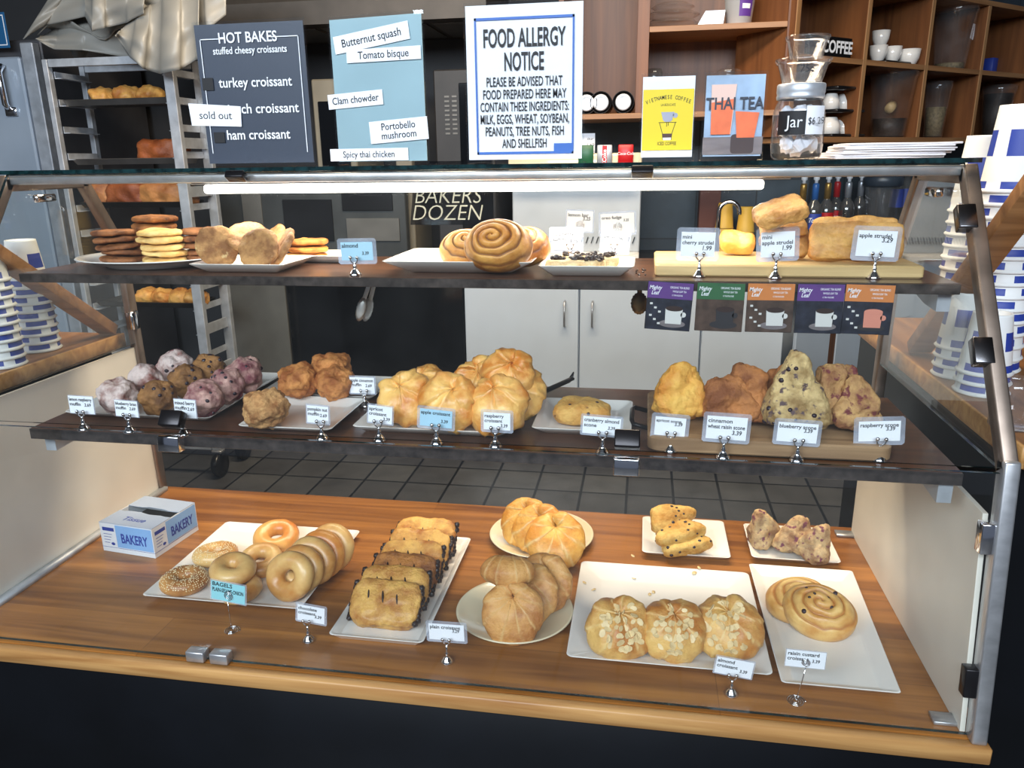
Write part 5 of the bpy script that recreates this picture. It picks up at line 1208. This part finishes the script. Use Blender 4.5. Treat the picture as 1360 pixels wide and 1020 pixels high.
# filled croissants
def rolled(bm, a): bmesh.ops.rotate(bm, verts=bm.verts, matrix=Matrix.Rotation(rad(a), 3, 'Z')); return bm
G = 'filled croissants piled on the platter'
FK = dict(nseg=6, ridge=.19, taper=.40, amp=.009, hub=.024, wob=2.2)
for i, (px, py, z, rx, rz, sc, lb) in enumerate(((538, 528, .049, 60, 10, 1.0, 'pale filled croissant at the platter corner behind the apricot card'), (597, 532, .050, 60, -4, 1.06, 'brown-folded filled croissant in front, behind the apple croissant card'), (661, 536, .050, 58, -6, 1.06, 'filled croissant in front behind the raspberry croissant card'),
    (632, 512, .054, 56, 8, .98, 'filled croissant in the second row between the front pair'), (566, 508, .046, 40, 20, .74, 'small part of a golden croissant behind the apricot one'), (641, 503, .066, 50, 12, .92, 'golden filled croissant at the back, left of the tallest'.replace('left of', 'next to')), (676, 496, .092, 62, -6, .98, 'topmost golden filled croissant of the pile'), (692, 522, .056, 50, -28, .95, 'filled croissant at the back edge of the platter below the topmost one'))):
    put('filled_croissant', rolled(crescent(.025, .040, 396, seed=80+i, zs=.85, **FK), [25, -30, 12, -14, 40, 20, -24, 34][i]), 'filled', lb, 'croissant', (px, py, ZM+[0, 0, 0, .002, 0, .016, .040, .004][i]), (rx, 0, rz), G, sc*.86)
o = put('cranberry_scone', sblob(3, .054, .036, .020, 4, .005, 30, 90, lambda p: Vector((p.x, p.y*(1-.4*p.x), p.z)), .0018, 110), 'cran_scone', 'golden cranberry almond scone lying alone on a small white plate', 'scone', (774, 546, ZM), (4, 0, -8))
berries(o, 4, lambda c, n: n.z > .4, .004, M['raisin'], 'cranberry', 3)
# scones on the board
zs1 = ZB1+.0008
G = 'scones on the weathered board'
for i, (px, py, sx, d, h, top, rx, ry, rz, m, lb, sk) in enumerate((
    (905, 519, .049, .034, .048, .50, -12, 4, 12, 'apricot_scone', 'bright golden apricot scone at the handle end of the board', 0), (992, 521, .046, .026, .052, .55, -14, 0, -8, 'wheat_scone', 'brown wheat raisin scone standing behind the front one', 0), (972, 530, .050, .024, .042, .45, -16, -6, 10, 'wheat_scone', 'brown cinnamon wheat raisin scone leaning in front of its twin', -.25),
    (1042, 520, .038, .03, .050, .55, -10, 0, 20, 'wheat_scone', 'brown scone edge showing behind the tall blueberry scone', 0), (1061, 520, .056, .036, .064, .70, -14, 0, -4, 'blue_scone', 'tallest pale blueberry scone standing on the board', -.10),
    (1104, 522, .040, .028, .054, .60, -10, 0, 14, 'rasp_scone', 'brown raspberry scone at the back, beside the blueberry scone', 0), (1121, 524, .040, .024, .050, .62, -12, 0, 6, 'rasp_scone', 'raspberry scone sandwiched between two others at the board end', 0), (1139, 536, .045, .028, .046, .66, -14, 0, -4, 'rasp_scone', 'raspberry scone at the front behind its price card', -.1))):
    o = put('scone', scone_bm(sx, d, h, 100+i, top, 3.2, .0026, sk), m, lb, 'scone', (px, py, zs1), (rx, ry, rz), G)
    if m == 'blue_scone': berries(o, 12, lambda c, n: n.y < 0, .0048, M['berry_dark'], 'berry', 5)
# black tongs lying behind the filled croissants
P = at(726, 522, Z=SH1+.012)
t = thing('black_tongs', 'black serving tongs handle sticking out behind the filled croissants', 'tongs', (P.x, P.y, SH1+.0005), (0, 0, rad(48)))
b = NB(); bar(b, (-.04, 0, .012), (.075, 0, .030), .012, .006, up=(0, 1, 0), bev=.002); obj('arm', b, M['black'], t)
b = NB(); bar(b, (-.04, .012, .004), (.075, .012, .022), .012, .006, up=(0, 1, 0), bev=.002); obj('arm', b, M['black'], t)
b = NB(); tube(b, [(.073, .0, .030), (.082, .006, .040), (.073, .012, .024)], .002, 6); obj('hanging_loop', b, M['dark_clip'], t)

# ------------------------------------------------------------------ top shelf
ZT2 = SH2+.0054
def stack(px, py0, n, R_, h, m, names, group, seed, Yp=None, zb=None, jit=.003, tilt=3):
    zb = zb or ZT2
    P = at(px, py0, Y=Yp)
    for i in range(n):
        put('cookie', cookie_bm(R_, h, seed+i, .0016), m, names % ('topmost' if i == n-1 else 'lowest' if i == 0 else ORD[i]+' from the bottom'), 'cookie', (P.x+rnd.uniform(-jit, jit), Yp+rnd.uniform(-jit, jit), zb+h*.9+i*h*1.9), (rnd.uniform(-tilt, tilt), rnd.uniform(-tilt, tilt), rnd.uniform(0, 360)), group)
stack(216, 320, 5, .048, .0076, 'sugar_cookie', 'pale yellow sugar cookie, %s of the five in front', 'sugar cookies', 200, .425)
stack(160, 320, 5, .049, .0074, 'molasses_cookie', 'brown cookie, %s of the stack at the plate end', 'brown cookies', 210, .440, jit=.006, tilt=5)
stack(207, 300, 6, .050, .0086, 'choc_cookie', 'chocolate chip cookie, %s of the tallest cookie stack', 'chocolate chip cookies', 220, .490, jit=.004)
stack(270, 310, 5, .046, .0074, 'molasses_cookie', 'reddish cookie, %s of the stack behind the nut cookies', 'reddish cookies', 230, .470, jit=.003)
stack(408, 325, 3, .044, .0078, 'peanut_cookie', 'orange peanut cookie, %s of the low stack', 'peanut cookies', 240, .510)
G = 'nut cookies leaning on the square plate'
for i, (px, py, z, rx, ry, rz, lb) in enumerate(((289, 327, .042, 78, 38, 18, 'nut cookie standing tilted at the plate edge by the sugar cookies'), (343, 330, .040, 62, 0, -4, 'nut cookie leaning with its full round face forward'), (327, 313, .052, 30, 10, 0, 'nut cookie lying on top behind the leaning ones'), (362, 323, .038, 52, -30, -20, 'nut cookie sloping down at the side near the peanut cookies'), (375, 328, .034, 48, -36, -26, 'last nut cookie overlapping at the plate corner'))):
    put('nut_cookie', cookie_bm(.044, .0085, 250+i, .0021), 'nut_cookie', lb, 'cookie', (px, py, ZT2+(.034 if i == 2 else 0)), (rx, ry, rz), G)
G = 'cinnamon rolls on the platter'
put('cinnamon_roll', spiral_bm(.068, .050, 4.0, .010, 5, .74), 'cinn_roll', 'big cinnamon roll with its spiral face turned forward', 'pastry', (661, 327, ZT2), (58, 0, -6), G)
put('cinnamon_roll', spiral_bm(.052, .036, 3.2, .008, 6, .8), 'cinn_roll', 'smaller golden roll behind the big one, towards the empty end of the platter', 'pastry', (618, 331, ZT2), (42, 0, 14), G)
put('cinnamon_roll', spiral_bm(.054, .036, 3.2, .008, 7, .8), 'cinn_roll', 'golden roll peeking out behind the big one near the bar dish', 'pastry', (697, 328, ZT2), (42, 0, -24), G)
G = 'chocolate topped bars'
for i, (x, y, z, rz, lb) in enumerate(((-.690, .345, ZT2+.012, 3, 'pale bar topped with chocolate at the front of the small dish'), (-.668, .388, ZT2+.014, -4, 'bar with dark chocolate pieces behind the front bar'))):
    o = put('dessert_bar', sblob(6, .058, .019, .011, 4, .003, 40, 260+i, amp2=.0014, freq2=120), 'bar_base', lb, 'dessert bar', (x, y, z), (0, 0, rz), G)
    c = NB(); R2 = random.Random(i)
    for k in range(34): bmesh.ops.create_icosphere(c, subdivisions=1, radius=R2.uniform(.004, .0075), matrix=Matrix.Translation((R2.uniform(-.048, .053), R2.uniform(-.015, .015), .0105+R2.uniform(-.001, .005))) @ Matrix.Rotation(R2.uniform(0, 3), 4, 'X') @ Matrix.Scale(.55, 4, (0, 0, 1)))
    tag(obj('chocolate_topping', c, M['chocolate'], o, smooth=False), kind='stuff')
# strudels
zb2 = ZB2
G = 'strudels on the maple board'
put('mini_strudel', sblob(4, .035, .026, .016, 4, .004, 36, 270, amp2=.0016, freq2=110), 'gold_strudel', 'small golden strudel lying between the first two strudel cards', 'pastry', (979, 322, zb2), (24, 6, -4), G)
put('mini_strudel', sblob(6, .042, .033, .012, 5, .004, 34, 271, amp2=.0018, freq2=100), 'strudel', 'mini strudel standing on edge behind the mini apple card', 'pastry', (1042, 320, zb2), (66, 0, -4), G)
put('mini_strudel', sblob(6, .042, .034, .012, 5, .004, 34, 272, amp2=.0018, freq2=100), 'strudel', 'mini strudel lying behind the standing one at the bottom of the pile', 'pastry', at(1046, 318, Z=zb2+.030)+Vector((0, .055, -.012)), (4, 0, 4), G)
put('mini_strudel', sblob(6, .042, .034, .012, 5, .004, 34, 273, amp2=.0018, freq2=100), 'strudel', 'mini strudel in the middle of the pile', 'pastry', at(1044, 300, Z=zb2+.064)+Vector((0, .030, -.006)), (8, -3, -6), G)
put('mini_strudel', sblob(4.5, .044, .032, .015, 5, .004, 34, 274, amp2=.0018, freq2=100), 'strudel', 'mini strudel tilted on the very top of the pile', 'pastry', at(1038, 283, Z=zb2+.094)+Vector((0, .020, 0)), (22, -16, 8), G)
put('apple_strudel', sblob(10, .080, .034, .011, 5, .005, 26, 275, amp2=.0018, freq2=100), 'strudel', 'large flat apple strudel leaning upright behind its price card', 'pastry', (1136, 321, zb2), (72, 0, -3), G)
put('apple_strudel', sblob(10, .078, .036, .011, 5, .005, 26, 276, amp2=.0018, freq2=100), 'strudel', 'second large apple strudel standing behind the first', 'pastry', at(1140, 316, Z=zb2+.038)+Vector((0, .036, 0)), (74, 0, -2), G)
for i in range(16):
    q = Vector((-.555-.02*rnd.random(), .32+.10*rnd.random(), SH2+.001))
    if i < 10: tag(obj('chocolate_crumb', crumple(i+40, .0022), M['chocolate'], None, q), 'dark crumb on the shelf between the bar dish and the maple board', 'crumb', 'dark crumbs on the top shelf')

# ------------------------------------------------------------------ price cards
def bell(b, hgt):
    lathe(b, [(0, 0), (.0125, 0), (.0130, .002), (.0095, .006), (.006, .011), (.0035, .014), (.0045, .017), (.003, .020), (.0022, .024), (.0022, max(.026, hgt)), (0, max(.0265, hgt+.0005))], 20)
def price_card(label, cx, cy, wpx, hpx, bx, by, Z, lines, price, roll=0, sleeve=4, style='bell', tint='paper', psz=.26, lsz=.20, yaw=0, top=.80, pz=None, caps=False):
    Pb = at(bx, by, Z=Z); Y = Pb.y+(.006 if style == 'bell' else .004); Pc = at(cx, cy, Y=Y); k = mpp(Pc); w, h = wpx*k, hpx*k
    t = thing('price_card', label, 'price card', (Pb.x, Pb.y, Z+.0004), (0, 0, yaw))
    off = (Pc.x-Pb.x, Y-Pb.y, Pc.z-Z)
    rl = (0, rad(roll), 0)
    c = obj('card', prism(NB(), rect(-w/2, w/2, -h/2, h/2), -.0002, .0002), M[tint], t, off, rl, smooth=False)
    if sleeve:
        s = sleeve*k; e = .5*s
        obj('sleeve', prism(NB(), [(-w/2-s+e, -h/2-s), (w/2+s-e, -h/2-s), (w/2+s, -h/2-s+e), (w/2+s, h/2+s-e), (w/2+s-e, h/2+s), (-w/2-s+e, h/2+s), (-w/2-s, h/2+s-e), (-w/2-s, -h/2-s+e)], .0006, .0012), M['sleeve'], t, off, rl, smooth=False)
    rows = []; n = len(lines)
    for i, l in enumerate(lines):
        me = text_mesh(l, 1, 'LEFT'); tw = max(v.co.x for v in me.vertices); bpy.data.meshes.remove(me)
        sz = h*lsz; sx = min(1.15, w*.92/(tw*sz)); rows.append((l, -w*.47, h*(top-.5)-i*h*lsz*1.15, sz*1.12, dict(ax='LEFT', sx=sx/1.12, bold=.014)))
    write_many('lettering', rows, M['ink'], c, y=-.0004)
    if price:
        z = pz if pz is not None else (top-.5)-(n-.3)*lsz*1.12 if n < 2 else (top-.5)-n*lsz*1.15+.01
        write('price', price, h*psz, M['hand'], c, x=w*.26, z=h*z, y=-.0004, bold=.016, sx=.9, shear=.1)
    if style == 'bell':
        zc = off[2]-h/2; hg = max(.022, zc-.006)
        b = NB(); bell(b, hg); st = obj('stand', b, M['chrome'], t)
        b = NB()
        for s in (-1, 1):
            tube(b, [(0, 0, hg-.001), (s*.0055, -.001, hg+.004), (s*.0075, -.0015, hg+.009), (s*.006, -.001, hg+.012)], .0014, 6)
            bmesh.ops.create_icosphere(b, subdivisions=2, radius=.0036, matrix=Matrix.Translation((s*.0065, -.0022, hg+.0125)))
        obj('clip', b, M['chrome'], st)
    else:
        b = NB(); zc = off[2]
        pts = [(.013*(1-i/60)*math.cos(i*.42)*1.0, .013*(1-i/60)*math.sin(i*.42), .0012+.0004*(i/60)) for i in range(50)]
        tube(b, [(p[0]*1.25, p[1]*1.25, p[2]) for p in pts], .0010, 6)
        tube(b, [(pts[-1][0]*1.25, pts[-1][1]*1.25, .0016), (0, 0, .006), (off[0]*.6, -.002, zc*.5), (off[0], -.0016, zc-h*.40)], .0009, 6)
        st = obj('stand', b, M['chrome'], t)
        b = NB(); rr = h*.24
        tube(b, [(off[0]+rr*(1-i/46)*math.sin(i*.42), off[1]-.0022, zc-h*.16-rr*(1-i/46)*math.cos(i*.42)) for i in range(40)], .0009, 6); obj('clip', b, M['chrome'], st)
    return t
pc = price_card
M['card_blue'] = plain('pale_blue_card', (170, 208, 228), .4); M['card_teal'] = plain('teal_card', (150, 214, 224), .5)
# on the top shelf
pc('glossy pale blue card standing between the peanut cookies and the cinnamon rolls', 474, 334, 44, 24, 472, 366, SH2, ['almond'], '3.39', -1, 5, tint='card_blue', lsz=.28, pz=-.12)
pc('raspberry sammi card standing behind the chocolate bars', 752, 319, 38, 26, 757, 346, SH2+.0105, ['raspberry', 'sammi'], '3.25', 0, 4, lsz=.24, pz=-.08, psz=.28)
pc('pecan bar card behind the chocolate bars, tilted', 817, 322, 32, 22, 815, 346, SH2+.0105, ['pecan bar'], '3.25', 6, 4, lsz=.26)
pc('lemon bar card standing behind the raspberry sammi card', 770, 294, 34, 26, 768, 338, SH2, ['lemon bar'], '3.25', 2, 2, 'spiral', tint='cup_paper', lsz=.22)
pc('oreo fudge card standing behind the pecan bar card', 820, 297, 44, 26, 812, 338, SH2, ['oreo fudge'], '3.25', -3, 3, 'spiral', tint='cup_paper', lsz=.20, psz=.18)
pc('mini cherry strudel card standing at the empty end of the maple board', 927, 325, 44, 32, 928, 368, SH2, ['mini', 'cherry strudel'], '1.99', 1, 6)
pc('mini apple strudel card in front of the strudel pile', 1033, 325, 43, 33, 1029, 370, SH2, ['mini', 'apple strudel'], '1.99', -3, 6)
pc('apple strudel card in front of the large strudels', 1164, 324, 49, 34, 1160, 370, SH2, ['apple strudel'], '3.29', 2, 6)
# on the middle shelf
pc('lemon raspberry muffin card at the outer end of the middle shelf', 108, 538, 36, 24, 112, 571, SH1, ['lemon raspberry', 'muffin'], '2.69', 1, 1, psz=.26, pz=-.0, lsz=.24)
pc('blueberry bran muffin card in front of the dark berry muffin', 168, 543, 33, 22, 173, 574, SH1, ['blueberry bran', 'muffin'], '2.69', 2, 1, pz=0, lsz=.24)
pc('mixed berry muffin card in front of the pink muffin', 246, 543, 31, 25, 245, 578, SH1, ['mixed berry', 'muffin'], '2.69', 2, 1, pz=-.02, lsz=.24)
pc('pumpkin nut muffin card in front of the crumbly muffin plate', 422, 551, 30, 24, 428, 584, SH1, ['pumpkin nut', 'muffin'], '2.69', 3, 2, pz=-.04, lsz=.24)
pc('apple cinnamon muffin card standing back between two platters', 481, 512, 34, 22, 485, 540, SH1, ['apple cinnamon', 'muffin'], '2.69', 0, 2, pz=-.02, lsz=.24)
pc('apricot croissant card at the platter corner', 505, 551, 33, 24, 504, 586, SH1, ['apricot', 'croissant'], '3.39', 5, 2, lsz=.24)
pc('glossy pale blue apple croissant card in front of the filled croissants', 579, 556, 44, 24, 580, 590, SH1, ['apple croissant'], '3.39', 4, 4, tint='card_blue', lsz=.24, pz=-.15)
pc('raspberry croissant card in front of the filled croissants', 660, 560, 36, 24, 658, 594, SH1, ['raspberry', 'croissant'], '3.39', 1, 4, lsz=.24)
pc('cranberry almond scone card in front of the lone scone', 799, 566, 50, 24, 800, 603, SH1, ['cranberry almond', 'scone'], '3.39', 3, 3, pz=-.10, lsz=.26)
pc('apricot scone card at the handle end of the board', 890, 567, 40, 26, 890, 600, SH1, ['apricot scone'], '3.39', 3, 5)
pc('cinnamon wheat raisin scone card in front of the brown scones', 965, 569, 52, 32, 960, 609, SH1, ['cinnamon', 'wheat raisin scone'], '3.39', 2, 5, lsz=.22)
pc('blueberry scone card in front of the tallest scone', 1059, 575, 51, 27, 1058, 613, SH1, ['blueberry scone'], '3.39', 2, 5, lsz=.24)
pc('raspberry scone card at the post end of the middle shelf', 1168, 573, 52, 28, 1167, 612, SH1, ['raspberry scone'], '3.39', -4, 6, lsz=.24)
# on the deck
pc('pale teal BAGELS card on a wire spiral stand', 303, 787, 48, 28, 308, 838, DECK, ['BAGELS', 'PLAIN-SESAME-ONION'], None, 7, 2, 'spiral', tint='card_teal', lsz=.26, top=.84)
pc('chocolate croissant card between the bagels and the narrow platter', 413, 816, 38, 24, 410, 851, DECK, ['chocolate', 'croissant'], '3.39', 6, 3, lsz=.24, pz=-.12)
pc('plain croissant card in front of the cream plate', 593, 840, 48, 24, 594, 879, DECK, ['plain croissant'], '3.29', -1, 4, lsz=.26)
pc('almond croissant card at the corner of the big platter', 975, 887, 48, 25, 971, 922, DECK, ['almond', 'croissant'], '3.39', 7, 2, lsz=.26, pz=-.16)
pc('raisin custard croissant card on a wire spiral stand', 1070, 876, 50, 25, 1057, 932, DECK, ['raisin custard', 'croissant'], '3.39', 1, 1, 'spiral', lsz=.26, pz=-.08)

# ------------------------------------------------------------------ tea packets hung from the top shelf
M['pk_purple'] = plain('packet_purple', (92, 58, 122), .4); M['pk_green'] = plain('packet_green', (52, 96, 62), .4); M['pk_orange'] = plain('packet_orange', (198, 122, 66), .4)
M['pk_navy'] = plain('packet_navy_photo', (34, 36, 48), .4, noise_amt=.5, noise_scale=60); M['pk_brown'] = plain('packet_brown_photo', (72, 56, 48), .4, noise_amt=.4, noise_scale=50)
M['pk_cup'] = plain('packet_cup', (204, 202, 198), .5); M['pk_coffee'] = plain('packet_tea', (46, 28, 24), .5); M['pk_dark_cup'] = plain('packet_dark_cup', (40, 38, 42), .5); M['pk_pink'] = plain('packet_rose_tea', (206, 132, 112), .5)
for i, (px0, px1, hd, ph, cupm, tea, lb, rl) in enumerate(((861, 922, 'pk_purple', 'pk_navy', 'pk_cup', 'pk_coffee', 'first tea packet with purple header and white cup on navy, beside the gold tongs', 3), (926, 990, 'pk_green', 'pk_brown', 'pk_dark_cup', 'pk_coffee', 'tea packet with green header and dark cup', 1), (993, 1056, 'pk_orange', 'pk_brown', 'pk_cup', 'pk_coffee', 'tea packet with orange header and a single pale cup on brown', 0), (1059, 1122, 'pk_purple', 'pk_navy', 'pk_cup', 'pk_coffee', 'tea packet with purple header and cup on a saucer, between two orange ones', 0), (1123, 1189, 'pk_orange', 'pk_navy', 'pk_pink', 'pk_pink', 'last tea packet with orange header and a rose coloured glass cup', 1))):
    A, B = at(px0, 375, Y=.272), at(px1, 375, Y=.272); w = B.x-A.x; h = .088
    t = thing('tea_packet', lb, 'tea packet', ((A.x+B.x)/2, .2660-.0006*(i % 2), SH2-.001), (0, rad(rl), 0), 'tea packets hanging in a row')
    b = NB(); box(b, -w/2, w/2, -.0008, .0008, -h, 0, .0006); p = obj('packet', b, M[ph], t, smooth=False)
    hdp = obj('header', prism(NB(), rect(-w/2+.0005, w/2-.0005, -h*.345, -.001), -.0014, -.0009), M[hd], p, smooth=False)
    write_many('lettering', [('Mighty', -w*.33, -h*.13, h*.115, dict(shear=.25, sx=.8, bold=.01)), ('Leaf', -w*.33, -h*.235, h*.115, dict(shear=.25, sx=.8, bold=.01)), ('ORGANIC TEA BLEND', w*.20, -h*.11, h*.062, dict(sx=.62)), ('WHOLE LEAF TEA', w*.20, -h*.19, h*.055, dict(sx=.62)), ('15 TEA POUCHES', w*.16, -h*.27, h*.045, dict(sx=.62))], M['white_ink'], hdp, y=-.0016)
    flat('saucer', [(x, -h*.86+(z+h*.86)*.30) for x, z in circ(w*.10, -h*.86, w*.29, 24)], M['thai_wood'] if cupm == 'pk_cup' else M['pk_dark_cup'], p, -.0009, .0003)
    flat('printed_cup', [[(w*.12-w*.19, -h*.54), (w*.12-w*.175, -h*.86), (w*.12+w*.175, -h*.86), (w*.12+w*.19, -h*.54)], circ(w*.33, -h*.66, w*.06, 12)], M[cupm], p, -.0013, .0003)
    b = NB(); prism(b, [(x, -h*.54+(z+h*.54)*.32) for x, z in circ(w*.12, -h*.54, w*.19, 20)], -.0021, -.0018); obj('printed_tea', b, M[tea], p, smooth=False)
    for q in range(6): 
        if i in (0, 2, 4): flat('printed_crumb', rect(-w*.42+w*.06*(q % 3)*1.6, -w*.36+w*.06*(q % 3)*1.6, -h*.48-h*.09*q*.9, -h*.44-h*.09*q*.9), M['pk_cup'], p, -.0013, .0002)
    obj('tape', box(NB(), -.008, .008, -.0018, -.0015, -.006, .006), M['acrylic'], p, smooth=False)
# serving tongs hanging under the top shelf
def scallop(b, w, h, n=9):
    pts = []
    for i in range(44):
        a = i*2*PI/44; f = 1+.05*math.cos(n*2*a); pts.append((w*f*math.cos(a), h*f*math.sin(a)))
    c = [b.verts.new((0, -.006, 0))]; r1 = [b.verts.new((x*.6, -.005, z*.6)) for x, z in pts]; r2 = [b.verts.new((x, 0, z)) for x, z in pts]; r3 = [b.verts.new((x*.6, -.0035, z*.6)) for x, z in pts]; c2 = b.verts.new((0, -.0045, 0)); n_ = len(pts)
    for i in range(n_):
        j = (i+1) % n_
        for f in ((c[0], r1[i], r1[j]), (r1[i], r2[i], r2[j], r1[j]), (r2[i], r3[i], r3[j], r2[j]), (r3[i], c2, r3[j])): b.faces.new(f)
    bmesh.ops.recalc_face_normals(b, faces=b.faces); return b
P = at(499, 386, Y=.44); Q = at(478, 446, Y=.44)
M['silver'] = plain('polished_silver', (226, 224, 218), .32, .55)
t = thing('steel_tongs', 'silver serving tongs with scalloped head hanging under the top shelf', 'tongs', (P.x, .44, SH2-.0175), (0, rad(20), 0)); L = (P-Q).length
for s in (-1, 1):
    b = NB(); bar(b, (s*.003, .004*s, 0), (s*.005, .006*s, -L*.55), .009, .0025, bev=.0008); obj('arm', b, M['silver'], t)
    b = NB(); scallop(b, .0115, .028); h = obj('scalloped_head', b, M['silver'], t, (s*.005, .006*s, -L*.55-.022), (0, 0, 0 if s < 0 else PI))
P = at(849, 403, Y=.44); k = mpp(P)
M['brass'] = plain('brass_tongs', (150, 126, 88), .3, .8)
t = thing('brass_tongs', 'brass coloured scalloped tongs head hanging beside the first tea packet', 'tongs', (P.x, .44, SH2-.0175))
b = NB(); scallop(b, 11*k, 15*k); obj('scalloped_head', b, M['brass'], t, (0, 0, -(SH2-.0175-P.z)))
b = NB(); bar(b, (0, .003, 0), (0, .003, -(SH2-.0175-P.z)+12*k), .010, .0025); obj('arm', b, M['brass'], t)

# ------------------------------------------------------------------ torn bakery-tissue box on the deck
P = at(138, 731, Z=DECK); Q = at(207, 742, Z=DECK); R_ = at(270, 705, Z=DECK)
wb, db = (Q-P).length, (R_-Q).length; hb = 41*mpp(P)
ang = math.atan2(Q.y-P.y, Q.x-P.x)
t = thing('tissue_box', 'torn blue and white BAKERY tissue box standing on the deck', 'box', (P.x, P.y, DECK+.0005), (0, 0, ang))
M['box_blue'] = plain('box_light_blue', (134, 176, 224), .5, noise_amt=.06); M['box_white'] = plain('box_white', (224, 226, 230), .5); M['box_top'] = plain('box_top_grey_blue', (158, 170, 190), .5, noise_amt=.06); M['box_in'] = plain('box_inside', (74, 66, 60), .8)
b = NB(); tk = .0015
box(b, 0, wb, 0, tk, 0, hb); box(b, 0, wb, db-tk, db, 0, hb); box(b, 0, tk, tk, db-tk, 0, hb); box(b, wb-tk, wb, tk, db-tk, 0, hb); box(b, tk, wb-tk, tk, db-tk, 0, tk)
obj('carton', b, M['box_white'], t, smooth=False)
b = NB(); R2 = random.Random(4)
def top_piece(p):
    a = [b.verts.new((x, y, hb+.0002)) for x, y in p]; c = [b.verts.new((x, y, hb+.0014)) for x, y in p]
    b.faces.new(a[::-1]); b.faces.new(c)
    for i in range(len(p)): b.faces.new((a[i], a[(i+1) % len(p)], c[(i+1) % len(p)], c[i]))
jag = [(wb*(1-i/10), db*.44+R2.uniform(-.004, .004)) for i in range(11)]
top_piece([(0, 0), (wb, 0)]+jag)
jag = [(wb*i/10, db*(.64-.002*i)+R2.uniform(-.004, .004)) for i in range(11)]
top_piece(jag+[(wb, db), (0, db)])
bmesh.ops.recalc_face_normals(b, faces=b.faces); tp = obj('torn_top', b, M['box_top'], t, smooth=False)
me = text_mesh('Tissue', .026, shear=.2); me.materials.clear(); me.materials.append(M['blue']); obj('lettering', me, None, tp, (wb*.5, db*.2, hb+.0018))
obj('liner', box(NB(), tk+.001, wb-tk-.001, tk+.001, db-tk-.001, hb*.35, hb*.55), M['box_in'], t, smooth=False)
def face(parent, w, rot, loc):
    e = obj('printed_side', prism(NB(), rect(w*.30, w*.985, hb*.20, hb*.97), -.0006, -.0002), M['box_blue'], parent, loc, rot, smooth=False)
    write('lettering', 'BAKERY', hb*.46, M['blue'], e, x=w*.64, z=hb*.52, y=-.0009, bold=.02, sx=.62*w/.155*1.0)
    q = NB(); prism(q, rect(w*.05, w*.27, hb*.74, hb*.86), -.0009, -.0006)
    for i in range(4): prism(q, rect(w*.06, w*.06+w*(.16-.02*i), hb*(.62-.1*i), hb*(.635-.1*i)), -.0009, -.0006)
    prism(q, [(w*.22+w*.035*math.cos(a), hb*.30+hb*.05*math.sin(a)) for a in (2*PI*k/14 for k in range(14))], -.0009, -.0006)
    prism(q, rect(0, w, hb*.165, hb*.175), -.0009, -.0006)
    obj('printed_panel', q, M['blue'], e, smooth=False)
face(t, wb, (0, 0, 0), (0, 0, 0)); face(t, db, (0, 0, PI/2), (wb, 0, 0))
